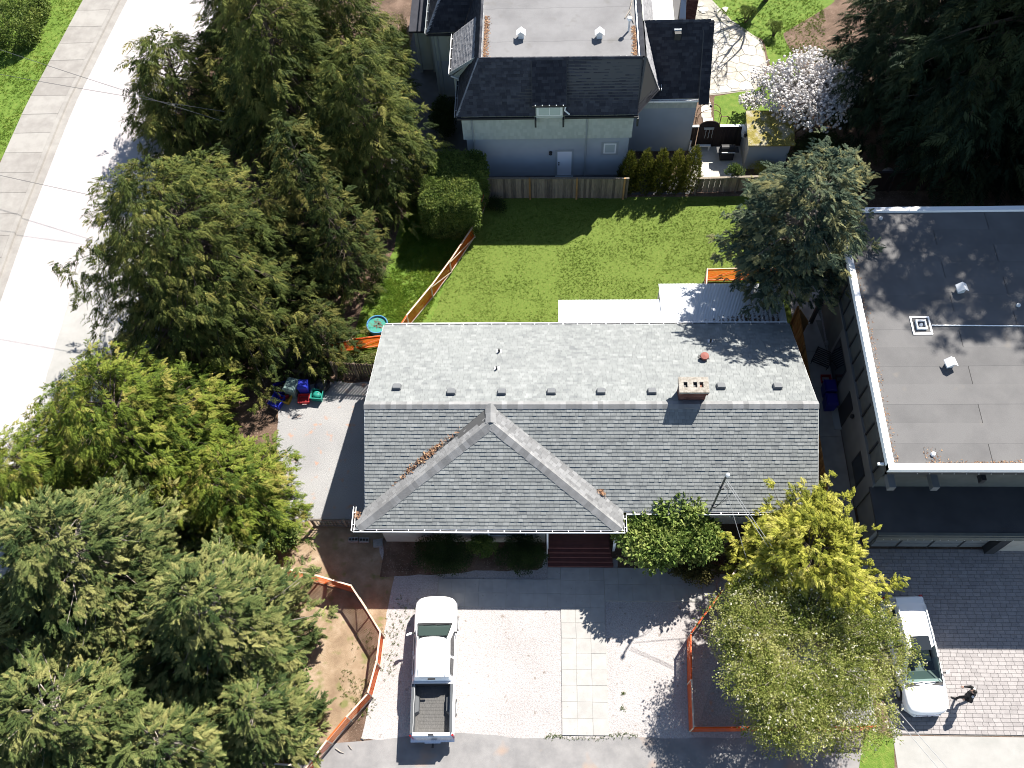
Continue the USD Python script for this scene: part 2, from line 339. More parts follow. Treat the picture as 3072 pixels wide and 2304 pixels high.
M['mast'] = mat('mast', (.035, .036, .04), .5)
M['moss'] = noisy('moss_roof', [(.3, (.13, .105, .025)), (.5, (.25, .21, .05)), (.7, (.36, .33, .26))], 2.2, bump=.8, bscale=14, big=(.6, .5))
M['stone'] = noisy('stone', [(.3, (.16, .15, .15)), (.7, (.28, .27, .265))], 5, bump=.5, bscale=12)
M['chair_metal'] = mat('chair_metal', (.02, .02, .022), .5)
# foliage
M['cedar'] = leafy('cedar_leaf', [(.15, (.028, .044, .011)), (.42, (.068, .090, .020)), (.62, (.112, .130, .030)), (.9, (.195, .185, .050))], .2)
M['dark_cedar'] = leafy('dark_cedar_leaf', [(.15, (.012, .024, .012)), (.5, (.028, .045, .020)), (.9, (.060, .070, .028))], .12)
M['hemlock'] = leafy('hemlock_leaf', [(.15, (.024, .040, .012)), (.5, (.058, .078, .018)), (.9, (.15, .135, .036))], .2)
M['bright_cedar'] = leafy('bright_cedar_leaf', [(.15, (.042, .072, .010)), (.4, (.115, .160, .022)), (.65, (.190, .230, .034)), (.9, (.29, .255, .065))], .25)
M['spruce'] = leafy('spruce_leaf', [(.15, (.032, .056, .018)), (.45, (.112, .145, .044)), (.9, (.29, .28, .10))], .15)
M['blue_pine'] = leafy('blue_pine_leaf', [(.15, (.035, .062, .044)), (.5, (.115, .150, .092)), (.9, (.30, .28, .12))], .15)
M['rhodo'] = leafy('rhododendron_leaf', [(.15, (.05, .085, .022)), (.5, (.10, .145, .035)), (.9, (.22, .23, .07))], .25, rough=.4)
M['laurel'] = leafy('laurel_leaf', [(.15, (.05, .085, .018)), (.5, (.115, .165, .035)), (.9, (.21, .25, .06))], .2, rough=.4)
M['maple'] = leafy('maple_leaf', [(.15, (.085, .14, .032)), (.5, (.175, .245, .058)), (.9, (.32, .36, .11))], .3)
M['golden'] = leafy('golden_leaf', [(.15, (.13, .15, .02)), (.42, (.30, .31, .045)), (.65, (.42, .41, .07)), (.9, (.54, .50, .14))], .35)
M['apple'] = leafy('apple_leaf', [(.15, (.11, .15, .03)), (.45, (.30, .34, .08)), (.9, (.54, .52, .22))], .42)
M['blossom_cream'] = leafy('cream_blossom', [(.2, (.55, .52, .36)), (.8, (.75, .72, .58))], .25)
M['blossom_white'] = leafy('white_blossom', [(.2, (.66, .62, .60)), (.8, (.80, .78, .77))], .25)
M['arbor'] = leafy('arborvitae_leaf', [(.15, (.045, .06, .010)), (.5, (.105, .12, .018)), (.9, (.22, .21, .04))], .2)
M['dark_bush'] = leafy('dark_bush_leaf', [(.15, (.018, .034, .010)), (.5, (.035, .058, .016)), (.9, (.06, .085, .025))], .2)
M['brown_bush'] = leafy('brown_bush_leaf', [(.15, (.06, .055, .02)), (.5, (.11, .10, .035)), (.9, (.17, .15, .05))], .25)
M['grass'] = leafy('grass_blade', [(.15, (.075, .12, .010)), (.45, (.100, .155, .018)), (.9, (.155, .182, .036))], .4, noise=.35, rnd=.35)
M['lush_grass'] = leafy('lush_grass_blade', [(.15, (.065, .125, .010)), (.45, (.10, .175, .015)), (.9, (.175, .215, .03))], .35, noise=.5, rnd=.5)

# ------------------------------------------------------------------ foliage building blocks
def frond(seed, n=9, L=1.0, w=.16, droop=.35, leaf=.42):
    """A flat drooping spray: a stem with tapering side leaflets in pairs."""
    r = np.random.default_rng(seed); b = MB()
    for i in range(n):
        t = (i + .6) / n; c = np.array([t * L, 0, -droop * t * t * L])
        ll = leaf * (1 - .72 * t) * r.uniform(.75, 1.15)
        for s in (-1, 1):
            a = s * r.uniform(.75, 1.05) * (1 - .35 * t); d = np.array([math.cos(a), math.sin(a), r.uniform(-.55, -.15)]); d /= np.linalg.norm(d)
            q = np.cross(d, [0, 0, 1.0]); q /= np.linalg.norm(q); q = q * math.cos(.5) + np.array([0, 0, 1.0]) * math.sin(r.uniform(-.6, .6))
            ww = w * ll * r.uniform(.75, 1.2)
            b.add([c, c + d * ll * .45 + q * ww, c + d * ll + [0, 0, -.12 * ll], c + d * ll * .5 - q * ww], [[0, 1, 2], [0, 2, 3]])
    e = np.array([L, 0, -droop * L]); b.add([e - [.25 * L, .035, -.12 * L], e - [.25 * L, -.035, -.12 * L], e + [.12, 0, -.06]], [[0, 1, 2]])
    return b.done()

def bottle(seed, n=7, L=1.0):
    """A spruce branchlet: a bristly stem with bristly side shoots."""
    r = np.random.default_rng(seed); b = MB()
    def shoot(p, d, l, rad):
        d = d / np.linalg.norm(d); s = np.cross(d, [0, 0, 1.0]); s /= np.linalg.norm(s) + 1e-9; u = np.cross(s, d)
        k = 4; v = [p]
        for i in range(k):
            a = i / k * 6.283 + r.uniform(0, .6); v.append(p + d * l * .35 + rad * (math.cos(a) * s + math.sin(a) * u))
        v.append(p + d * l); f = []
        for i in range(k):
            j = (i + 1) % k; f += [[0, 1 + j, 1 + i], [5, 1 + i, 1 + j]]
        b.add(v, f)
    for i in range(n):
        t = (i + .4) / n; c = np.array([t * L, 0, -.12 * t * t * L])
        for s in (-1, 1):
            a = s * r.uniform(.6, .95); shoot(c, np.array([math.cos(a), math.sin(a), r.uniform(-.25, .3)]), .36 * (1 - .6 * t) * r.uniform(.8, 1.2), .055)
    shoot(np.array([.3 * L, 0, 0]), np.array([1, 0, -.12]), .4 * L, .055); shoot(np.array([.62 * L, 0, -.05 * L]), np.array([1, 0, -.15]), .5 * L, .06)
    return b.done()

def leaf_cluster(seed, n=12, size=.32, R=.55):
    r = np.random.default_rng(seed); b = MB()
    for i in range(n):
        c = r.normal(0, 1, 3); c *= R * r.uniform(.35, 1) / np.linalg.norm(c); c[2] *= .7
        d = c / np.linalg.norm(c) + r.normal(0, .5, 3) + [0, 0, .1]; d /= np.linalg.norm(d)
        nrm = r.normal(0, .55, 3) + [0, 0, 1.0]; q = np.cross(d, nrm); q /= np.linalg.norm(q); up = np.cross(q, d)
        l = size * r.uniform(.7, 1.25); w = l * .36
        b.add([c, c + d * l * .45 + q * w - up * .05, c + d * l, c + d * l * .45 - q * w - up * .05, c + d * l * .5 + up * .03], [[0, 1, 4], [1, 2, 4], [2, 3, 4], [3, 0, 4]])
    return b.done()

def blossom(seed, n=3):
    r = np.random.default_rng(seed); b = MB()
    for i in range(n):
        c = r.normal(0, .5, 3); k = trimesh.creation.icosahedron(); k.apply_scale(r.uniform(.35, .6)); k.vertices[:, 2] *= .7
        b.add(k.vertices + c, k.faces)
    return b.done()

def tuft(seed, n=9):
    r = np.random.default_rng(seed); b = MB()
    for i in range(n):
        a = r.uniform(0, 6.283); c = np.array([r.normal(0, .35), r.normal(0, .35), 0]); d = np.array([math.cos(a), math.sin(a), 0]) * r.uniform(.2, .8)
        w = np.array([-math.sin(a), math.cos(a), 0]) * .11; h = r.uniform(.5, 1.0)
        b.add([c - w, c + w, c + d * .5 + w * .6 + [0, 0, h * .75], c + d + [0, 0, h]], [[0, 1, 2], [0, 2, 3]])
    return b.done()

def bunch(sprays, seed, n=5, hang=-.3, wide=1.0):
    """Several sprays fanned out from one twig."""
    r = np.random.default_rng(seed); b = MB()
    for i in range(n):
        a = r.normal(0, wide) if i else 0; X = np.array([math.cos(a), math.sin(a), r.normal(hang, .3)]); X /= np.linalg.norm(X)
        Zr = np.array([0, 0, 1.0]) + r.normal(0, .3, 3); Y = np.cross(Zr, X); Y /= np.linalg.norm(Y); Zn = np.cross(X, Y)
        v, f = sprays[r.integers(len(sprays))]
        b.add((np.asarray(v) * r.uniform(.6, 1.2)) @ np.stack([X, Y, Zn]) + r.normal(0, .24, 3) * [1, 1, .6], f)
    return b.done()

PROTO = {'frond': [frond(s, n=8 + s % 3, droop=.28 + .1 * (s % 3)) for s in range(4)],
         'soft': [frond(s + 20, n=8, w=.20, droop=.12, leaf=.5) for s in range(4)],
         'bottle': [bottle(s) for s in range(4)],
         'leaf': [leaf_cluster(s) for s in range(4)], 'bigleaf': [leaf_cluster(s + 9, 11, .5, .5) for s in range(4)],
         'fine': [leaf_cluster(s + 30, 16, .20, .6) for s in range(4)],
         'blossom': [blossom(s) for s in range(3)], 'tuft': [tuft(s) for s in range(4)]}
for k_, hang_, wide_ in (('frond', -.32, 1.0), ('bottle', -.12, .85), ('soft', -.05, .85)): PROTO[k_ + '_bunch'] = [bunch(PROTO[k_], 60 + s, 5, hang_, wide_) for s in range(8)]

def quats(X, Z):
    """Unit quaternions (w, x, y, z) of frames with the given x axes and rough z axes."""
    X = X / np.linalg.norm(X, axis=1, keepdims=True); Y = np.cross(Z, X); Y /= np.linalg.norm(Y, axis=1, keepdims=True) + 1e-9; Zn = np.cross(X, Y)
    from scipy.spatial.transform import Rotation
    q = Rotation.from_matrix(np.stack([X, Y, Zn], -1)).as_quat()
    return q[:, [3, 0, 1, 2]]

def scatter(parent, name, kind, mat_, pos, q, scale, rng, stuff=True, top=None):
    """A PointInstancer of one kind of spray; parent None makes it a top-level thing."""
    base = '/World' if parent is None else parent.path
    p = base + '/' + numbered(base, name)
    pi = UsdGeom.PointInstancer.Define(stage, p)
    loc = np.zeros(3) if parent is None else parent.loc
    targets = []
    for i, vf in enumerate(PROTO[kind]):
        usdkit.mesh(stage, f'{p}/shape_{"abcdefgh"[i]}', vf, mat_); targets.append(Sdf.Path(f'{p}/shape_{"abcdefgh"[i]}'))
    pi.CreatePrototypesRel().SetTargets(targets)
    n = len(pos)
    pi.CreateProtoIndicesAttr(Vt.IntArray.FromNumpy(rng.integers(0, len(targets), n).astype(np.int32)))
    pi.CreatePositionsAttr(Vt.Vec3fArray.FromNumpy((pos - loc).astype(np.float32)))
    pi.CreateOrientationsAttr(Vt.QuathArray([Gf.Quath(*map(float, x)) for x in q]))
    s = np.broadcast_to(np.asarray(scale, float).reshape(n, -1), (n, 3))
    pi.CreateScalesAttr(Vt.Vec3fArray.FromNumpy(np.ascontiguousarray(s, dtype=np.float32)))
    if stuff: pi.GetPrim().SetCustomDataByKey('kind', 'stuff')
    return pi

def sway(base, H, rng, r0, n=7, lean=(0, 0)):
    t = np.linspace(0, 1, n); w = np.cumsum(rng.normal(0, .02 * H / n, (n, 2)), 0)
    return np.c_[base[0] + w[:, 0] + lean[0] * t, base[1] + w[:, 1] + lean[1] * t, base[2] + t * H], r0 * (1 - .93 * t)

def conifer(name, label, base, H, R, kind, mt, nb=150, size=.65, seed=0, shape=.75, low=.12, group=None, droop=.35, rise=.25, density=1.0, cat='tree', inner=.4, ell=(1, 1), lean=(0, 0), fill=1.0, lump=.45):
    """Tiers of limbs carrying tufts of drooping sprays, with more tufts scattered over an uneven crown surface."""
    rng = np.random.default_rng(seed); base = np.asarray(base, float)
    t = thing(name, label, cat, base, group)
    tr, rr = sway(base - [0, 0, .1], H * .95, rng, .018 * H + .06, lean=lean)
    part(t, 'trunk', MB().tube(tr, rr, 9), M['bark'], True)
    limbs = MB(); P, X, Z, S = [], [], [], []; ph = rng.uniform(0, 6.28, 4)
    def axis(h): zz = base[2] + h * H; return np.array([np.interp(zz, tr[:, 2], tr[:, 0]), np.interp(zz, tr[:, 2], tr[:, 1]), zz])
    def prof(h): return min(1.0, max(0., (1 - h) / (1 - low)) ** shape * 1.06 + .03) * (.8 if h < low + .06 else 1.0)
    def lobe(az, h): return 1 + .15 * math.sin(3 * az + ph[0] + 5 * h) + .11 * math.sin(5 * az + ph[1] - 9 * h)
    def tuft_at(c, out, sc):
        a = rng.normal(0, .35); P.append(c); X.append(np.array([out[0] - a * out[1], out[1] + a * out[0], rng.normal(0, .15)])); Z.append(np.array([0, 0, 1.0]) + rng.normal(0, .2, 3)); S.append(sc * rng.uniform(.8, 1.15))
    for i in range(nb):
        u = (i + rng.uniform(0, 1)) / nb; h = low + (1 - low) * (1 - (1 - u) ** .62); az = i * 2.39996 + rng.normal(0, .3)
        L = max(.15, R * prof(h) * lobe(az, h) * rng.uniform(.66, 1.1)); ax = axis(h)
        d = np.array([math.cos(az) * ell[0], math.sin(az) * ell[1], 0]); dn = d / np.linalg.norm(d)
        up = rise * rng.uniform(.4, 1.5) + .3 * max(0, h - .6); dr = droop * rng.uniform(.6, 1.4); bend = rng.normal(0, .18)
        sd = np.array([-dn[1], dn[0], 0])
        def at(s): return ax + d * L * s + sd * bend * L * s * s + np.array([0, 0, L * (up * s - dr * s * s)])
        if h < .82: limbs.tube([at(s) for s in np.linspace(0, .92, 4)], np.linspace(.012 * L + .010, .005, 4), 4, False)
        k = max(1, int(L * 1.15 / size * density))
        for s in np.r_[rng.uniform(inner, .95, k), .98]:
            c = at(s) + sd * rng.normal(0, .24 * L * (1.1 - s)); tuft_at(c, dn, size * (.8 + .2 * min(1, L / R * 1.5)))
    nf = int(fill * density * 1.2 * R * (H * .45) / size ** 2); nt = int(fill * density * 2.8 * math.pi * R * R * ell[0] * ell[1] / (size ** 2) * .42)
    hg = np.linspace(low, .985, 60); rg = np.array([R * prof(x) for x in hg]); wg = rg * np.hypot(np.gradient(rg), np.gradient(hg) * H); cg = np.cumsum(wg); cg /= cg[-1]
    for i in range(nf + nt):
        az = rng.uniform(0, 6.283); h = float(np.interp(rng.uniform(0, 1), cg, hg)) if i < nf else float(np.interp(-R * math.sqrt(rng.uniform(0, 1)), -rg, hg))   # over the flank, then evenly over the top
        c0 = axis(h); d = np.array([math.cos(az) * ell[0], math.sin(az) * ell[1], 0]); dd = d / np.linalg.norm(d)
        c = c0 + d * R * prof(h) * lobe(az, h); q = meshkit.fbm(c[None] * .75 / max(.5, size), 2, seed)[0]; k = lump * 1.6 * max(0, .62 - q)
        c = c0 + (c - c0) * (1.02 - k) * rng.uniform(.86, 1.03) - [0, 0, k * R * .35]; c[2] += rng.normal(0, .12)
        tuft_at(c, dd, size)
    for i in range(6):
        a = i * 2.4; P.append(axis(.95) - [0, 0, .10 * i]); X.append([math.cos(a), math.sin(a), .55]); Z.append([0, 0, 1.0]); S.append(size * .6)
    part(t, 'branches', limbs, M['twig'] if kind == 'bottle' else M['bark'], kind='stuff')
    P, X, Z, S = map(np.array, (P, X, Z, S))
    scatter(t, 'crown', kind + '_bunch', mt, P, quats(X, Z), S, rng)
    return t

def columnar(name, label, base, H, R, kind, mt, n=900, size=.16, seed=0, group=None, cat='shrub'):
    """A dense upright cone of rising sprays."""
    rng = np.random.default_rng(seed); base = np.asarray(base, float); t = thing(name, label, cat, base, group)
    part(t, 'trunk', MB().tube([base, base + [0, 0, H * .9]], [.05, .01], 7), M['bark'])
    u = 1 - np.sqrt(1 - rng.uniform(0, .995, n)); az = rng.uniform(0, 6.283, n)
    pr = np.minimum(1, (1 - u) ** .85 * 1.35) * (1 + .13 * np.sin(3 * az + seed + 6 * u) + .09 * np.sin(7 * az - 8 * u)); r = R * pr * rng.uniform(.72, 1.03, n)
    d = np.c_[np.cos(az), np.sin(az), np.zeros(n)]; P = base + d * r[:, None] + np.c_[np.zeros((n, 2)), u * H]
    X = d * .6 + [0, 0, .75] + rng.normal(0, .28, (n, 3)); Z = d + rng.normal(0, .35, (n, 3))
    scatter(t, 'crown', kind, mt, P, quats(X, Z), size * rng.uniform(.7, 1.25, n), rng)
    return t

def bush(name, label, base, H, radii, kind, mt, n=900, size=.35, seed=0, group=None, cat='shrub', lobes=7, zc=.55, boxy=0., trunk=.05, extra=None, stems=4, hollow=.55, lean=(0, 0), lr=(.42, .56), core=.66):
    """A leafy crown of several overlapping clumps on a few stems."""
    rng = np.random.default_rng(seed); base = np.asarray(base, float)
    t = thing(name, label, cat, base, group); rx, ry, rz = radii; c0 = base + [lean[0], lean[1], H * zc]
    if boxy:
        p = rng.uniform(-1, 1, (n, 3)); k = (np.abs(p) ** 6).sum(1) ** (1 / 6); p = p / k[:, None] * rng.uniform(hollow, 1.0, n)[:, None] ** .5
        P = c0 + p * [rx, ry, rz]; N = p * np.abs(p) ** 3; cl = [c0]
    else:
        cl = []; cr = []
        for i in range(lobes):
            a = i * 2.4 + rng.uniform(-.4, .4); e = rng.uniform(-.35, .75); k = rng.uniform(.45, .68)
            cl.append(c0 + np.array([math.cos(a) * math.cos(e) * rx * k, math.sin(a) * math.cos(e) * ry * k, math.sin(e) * rz * k])); cr.append(rng.uniform(*lr))
        cl.append(c0); cr.append(core); cl, cr = np.array(cl), np.array(cr)
        w = cr ** 2; idx = rng.choice(len(cl), n, p=w / w.sum())
        d = rng.normal(0, 1, (n, 3)); d /= np.linalg.norm(d, axis=1, keepdims=True); d[:, 2] = np.where(d[:, 2] < -.5, -d[:, 2], d[:, 2])
        P = cl[idx] + d * (cr[idx] * rng.uniform(hollow, 1.05, n) ** .6)[:, None] * [rx, ry, rz]; N = d
    keep = P[:, 2] > base[2] + .05; P, N = P[keep], N[keep]
    X = N + rng.normal(0, .6, N.shape); Z = N + np.array([0, 0, .5]) + rng.normal(0, .4, N.shape)
    stem = MB()
    for i in range(stems):
        a = i / max(1, stems) * 6.28 + .4; e = cl[i % len(cl)]
        b0 = base + [math.cos(a) * trunk * 1.2, math.sin(a) * trunk * 1.2, -.05]; mid = b0 * .55 + e * .45 + rng.normal(0, .08, 3)
        stem.tube([b0, mid, e, e + (e - b0) * .25], [trunk, trunk * .75, trunk * .45, trunk * .15], 6)
    part(t, 'stem', stem, M['bark'], True)
    if extra and extra.get('twigs'):
        tw = MB()
        for i in range(extra['twigs']):
            k = rng.integers(len(P)); p = P[k]; b0 = c0 + (p - c0) * rng.uniform(.35, .6); tw.tube([b0, (b0 + p) / 2 + rng.normal(0, .12, 3), p + (p - b0) * .1], [.022, .014, .007], 4, False)
        part(t, 'branches', tw, M['twig'])
    scatter(t, 'crown', kind, mt, P, quats(X, Z), size * rng.uniform(.65, 1.25, len(P)), rng)
    if extra and extra.get('blossoms'):
        k = rng.choice(len(P), extra['blossoms']); Pb = P[k] + N[k] * extra.get('off', .2) + rng.normal(0, .1, (len(k), 3))
        scatter(t, 'blossoms', 'blossom', extra['mat'], Pb, quats(rng.normal(0, 1, Pb.shape), rng.normal(0, 1, Pb.shape)), extra['size'] * rng.uniform(.6, 1.3, len(Pb)), rng)
    return t

# ------------------------------------------------------------------ the ground and the paving
Z0 = 0.004
def ground_piece(name, poly, level, m_, label=None, kind='structure'):
    return solo(name, sheet(poly, level * Z0), M[m_], label, None, None, kind)

gx, gy = np.meshgrid(np.linspace(-160, 160, 65), np.linspace(-60, 260, 65))
i = np.arange(64)[:, None] * 65 + np.arange(64)[None]
solo('ground', (np.c_[gx.ravel(), gy.ravel(), np.zeros(65 * 65)], np.stack([i, i + 1, i + 66, i + 65], -1).reshape(-1, 4)), M['soil'], 'brown bare soil under the trees and around the yards', None, None, 'structure')

def edge_x(y): return np.interp(y, [-60, 25, 33.9, 43.4, 53.6, 120], [-31.9, -31.9, -31.85, -31.45, -30.2, -18])
ys = np.r_[-60, np.linspace(20, 60, 21), 120]
ground_piece('road', [(edge_x(y), y) for y in ys] + [(edge_x(y) + 7.6, y) for y in ys[::-1]], 1, 'road', 'pale sun-bleached street along the left side')
ground_piece('road_gutter', [(edge_x(y) + .1, y) for y in ys] + [(edge_x(y) + .62, y) for y in ys[::-1]], 2, 'walk', 'slightly darker gutter strip along the kerb')
ground_piece('road_shoulder', ragged([(-25.2, 36), (-27.25, 31.2), (-27.3, 26), (-27.0, 10), (-22.5, 9), (-21.5, 22), (-21.8, 36)], .12, seed=5), 2, 'apron', 'greyer paved shoulder beside the pale street')
ground_piece('grass_verge', ragged([(-34.4, 38.4), (-34.0, 43.4), (-33.3, 49), (-32.4, 55), (-31.2, 62), (-46, 62), (-46, 38.2)], .08, seed=6), 2, 'lush', 'green grass verge between sidewalk and hedge')
ground_piece('side_driveway', [(-60, 20), (-34.3, 20), (-34.35, 38.1), (-60, 37.6)], 2, 'concrete', 'pale paved driveway mouth below the grass verge')
sw = thing('sidewalk', 'pale concrete sidewalk of large slabs along the street', kind='structure')
part(sw, 'kerb', (lambda b: b.add(np.array([[edge_x(y) + dx, y, z] for y in ys for dx, z in ((-.16, 0), (-.16, .125), (.10, .125), (.14, 0))]),
     np.array([[4 * i + j, 4 * i + 4 + j, 4 * i + 5 + j, 4 * i + 1 + j] for i in range(len(ys) - 1) for j in range(3)])))(MB()), M['walk'])
y = 18.0
while y < 62:
    y2 = y + 1.64; b = MB()
    def wx(yy): return np.interp(yy, [18, 38, 43.4, 53.7, 64], [-34.35, -34.3, -34.0, -32.7, -31.0])
    q = [(wx(y + .012), y + .012), (edge_x(y) - .175, y + .012), (edge_x(y2) - .175, y2 - .012), (wx(y2 - .012), y2 - .012)]
    part(sw, 'slab', b.prism(q, 0, .115 + RNG.uniform(-.004, .004)), M['walk']); y = y2

ground_piece('back_lawn', ragged([(-7.6, 24.4), (13.4, 24.4), (13.6, 28), (13.2, 35.3), (-3.6, 35.3), (-5.4, 30)], .05, seed=1), 1, 'lawn', 'mown green lawn behind the grey roofed house')
ground_piece('side_lawn', ragged([(-10.9, 24.6), (-7.5, 24.4), (-5.4, 30), (-3.6, 35.4), (-8.4, 35.6), (-8.8, 31), (-10.3, 27.5)], .35, seed=2), 2, 'lush', 'long lush grass left of the orange fence')
ground_piece('gravel_yard', ragged([(-13.2, 14.9), (-8.0, 14.6), (-8.0, 23), (-14.4, 22.6), (-14.0, 19)], .3, seed=3), 1, 'gravel_grey', 'grey crushed gravel beside the house gable')
ground_piece('dirt_yard', ragged([(-14.5, 4.6), (-9.2, 4.9), (-7.4, 7), (-7.3, 10), (-6.3, 12.5), (-8.0, 14.9), (-14.8, 15.0)], .3, seed=4), 2, 'dirt', 'brown bare dirt by the orange fence')
ground_piece('gravel_driveway', ragged([(-8.2, 4.9), (6.3, 4.9), (14.2, 4.9), (14.4, 12.9), (8.4, 12.9), (-5.5, 13.9), (-8.4, 14.2), (-7.4, 12.2), (-7.5, 10)], .18, seed=7), 3, 'gravel_pink', 'pale pinkish gravel driveway in front of the house')
ground_piece('asphalt_lane', ragged([(-11.5, -8), (14.4, -8), (14.5, 4.6), (11, 5.2), (4, 5.15), (0, 5.05), (-4.5, 5.25), (-9.4, 4.75), (-11.5, 4.2)], .10, seed=8), 4, 'asphalt', 'grey asphalt lane along the bottom')
ground_piece('front_bed', ragged([(-8.0, 12.3), (-.3, 12.6), (-.2, 14.3), (-8.0, 14.3)], .15, seed=9), 4, 'soil', 'dark planting bed under the front eave')
ground_piece('right_bed', ragged([(3.3, 12.7), (9.2, 12.4), (12.8, 12.6), (13.1, 15), (3.2, 15)], .1, seed=10), 4, 'soil', 'dark planting bed right of the porch')
ground_piece('tree_bed', ragged([(6.6, 5.7), (14.2, 5.7), (14.4, 12.8), (9.4, 12.5)], .1, seed=12), 5, 'gravel_grey', 'shaded grey gravel under the blossoming tree')
ground_piece('verge_corner', ragged([(12.9, 3.0), (14.6, 3.0), (14.9, 5.2), (13.8, 5.6)], .12, seed=13), 6, 'lush', 'little wedge of green grass beside the paved driveway')

fp = thing('front_path', 'pale square concrete slab path from driveway to porch', kind='structure')
part(fp, 'bed', MB().b(-5.2, .62, 10.80, 12.14, 0, .038).b(.62, 2.66, 5.22, 12.72, 0, .038).b(2.66, 7.9, 11.12, 12.72, 0, .038).b(0.0, .62, 12.14, 12.72, 0, .038), M['pale_joint'])
def slabs(x0, x1, nx, y0, y1, ny, skip=()):
    for a in range(nx):
        for c in range(ny):
            if (a, c) in skip: continue
            g = .005; dx, dy = (x1 - x0) / nx, (y1 - y0) / ny; s = RNG.uniform(-.006, .006, 2)
            h = .044 + RNG.uniform(-.005, .005)
            part(fp, 'slab', MB().box((x0 + (a + .5) * dx + s[0], y0 + (c + .5) * dy + s[1], h / 2 + .01), (dx - 2 * g, dy - 2 * g, h), RNG.normal(0, .006)), M['slab_old'])
slabs(-5.18, .62, 9, 10.80, 12.14, 2)
slabs(.62, 2.66, 3, 5.22, 10.80, 8)
slabs(.62, 2.66, 3, 10.80, 12.72, 3)
slabs(0.0, .60, 1, 12.16, 12.72, 1)
slabs(2.68, 7.9, 8, 11.14, 12.72, 2)
weeds = []
for x0, x1, yy in ((.55, 2.75, 5.12), (-.1, .6, 5.15), (2.7, 3.9, 5.25)):
    weeds += [(x, yy + RNG.normal(0, .05), .02) for x in np.linspace(x0, x1, 26)]
weeds += [(3.35 + RNG.normal(0, .06), 7.0 + RNG.normal(0, .06), .02) for _ in range(7)] + [(3.28 + RNG.normal(0, .07), 6.4 + RNG.normal(0, .06), .02) for _ in range(8)]
for cx, cy, n in ((-7.1, 9.6, 40), (-7.25, 8.2, 36), (-7.0, 10.7, 14), (-8.3, 6.6, 90), (-9.0, 7.4, 50), (-8.4, 9.2, 40), (-6.6, 10.4, 20)):
    weeds += [(cx + RNG.normal(0, .28), cy + RNG.normal(0, .35), .02) for _ in range(n)]
weeds = np.array(weeds); rq = RNG.normal(0, 1, (len(weeds), 3)) * [1, 1, .1]
w_ = scatter(None, 'weeds', 'tuft', M['grass'], weeds, quats(rq, np.tile([0, 0, 1.0], (len(weeds), 1))), RNG.uniform(.05, .085, len(weeds)), RNG)
setd(w_.GetPrim(), 'small green weed tufts at the path end and the dirt edge', 'weeds')

# grass as blades on the lawns
def grass(name, poly, per_m2, m_, size, seed, label, level):
    rng = np.random.default_rng(seed); p = Polygon(poly); x0, y0, x1, y1 = p.bounds; n = int((x1 - x0) * (y1 - y0) * per_m2)
    q = np.c_[rng.uniform(x0, x1, n), rng.uniform(y0, y1, n)]
    import shapely
    q = q[shapely.contains_xy(p, q[:, 0], q[:, 1])]
    d = meshkit.fbm(np.c_[q * .8, np.zeros(len(q))], 3, seed); q = q[rng.uniform(0, 1, len(q)) < np.clip((d - .25) * 3, .25, 1)]
    n = len(q); X = np.c_[rng.normal(0, 1, (n, 2)), np.zeros(n)]
    d = meshkit.fbm(np.c_[q * .5, np.zeros(n)], 3, seed + 3)
    pi = scatter(None, name, 'tuft', m_, np.c_[q, np.full(n, level * Z0)], quats(X, np.tile([0, 0, 1.0], (n, 1))), (size * rng.uniform(.6, 1.2, n) * (.8 + .35 * d))[:, None] * [1.1, 1.1, .55], rng)
    setd(pi.GetPrim(), label, 'grass')
grass('mown_grass', [(-7.2, 24.9), (13.2, 24.9), (13.2, 35.1), (-3.7, 35.1), (-5.4, 30.2)], 130, M['grass'], .06, 21, 'short mown grass blades of the lawn behind the house', 1)
grass('long_grass', [(-10.7, 24.9), (-7.6, 24.9), (-5.6, 30), (-3.9, 35.2), (-8.2, 35.4), (-8.6, 31), (-10.2, 27.5)], 110, M['lush_grass'], .20, 22, 'long unmown grass between the cedars and the orange fence', 2)
grass('garden_grass', [(11.4, 48.5), (18, 46), (20, 62), (12, 62)], 70, M['lush_grass'], .10, 23, 'bright green garden grass by the flagstone patio', 2)
grass('verge_grass', [(-34.3, 38.6), (-33.2, 49), (-31.6, 60), (-38, 60), (-38, 38.6)], 70, M['lush_grass'], .10, 24, 'short grass blades of the verge beside the sidewalk', 2)

# right: pavers, apron, side path
ground_piece('paver_bed', [(14.85, 5.42), (27, 5.42), (27, 13.75), (14.85, 13.75)], 2, 'joint_sand', 'sandy bed under the paver driveway')
pv = thing('paver_driveway', 'driveway of grey rectangular pavers beside the white suv', kind='structure')
row, near, rest = 0, [], MB()
yy = 5.46
while yy < 13.7:
    h = .172; x = 14.9 - RNG.uniform(0, .3)
    while x < 26.5:
        L = RNG.choice([.26, .34, .34, .42]); x0 = max(x, 14.88)
        c = ((x0 + x + L) / 2 - .0, yy + h / 2, .022 + RNG.uniform(-.003, .003))
        if x + L - x0 > .06:
            s = (x + L - x0 - .014, h - .014, .05)
            if 17.0 < c[0] < 20.9 and c[1] < 10.2 and len(near) < 300: near.append(c + s)
            else: rest.box(c, s)
        x += L
    yy += h
for c in near: part(pv, 'paver', MB().box(c[:3], c[3:]), M['paver'])
part(pv, 'pavers', rest, M['paver'], kind='stuff')
ground_piece('concrete_apron', [(14.55, -8), (40, -8), (40, 5.38), (14.9, 5.38)], 3, 'apron', 'smooth grey concrete apron below the pavers')
sp = thing('side_path', 'narrow concrete path between the two houses', kind='structure')
part(sp, 'bed', MB().b(13.36, 14.92, 12.6, 29.4, 0, .02), M['joint_sand'])
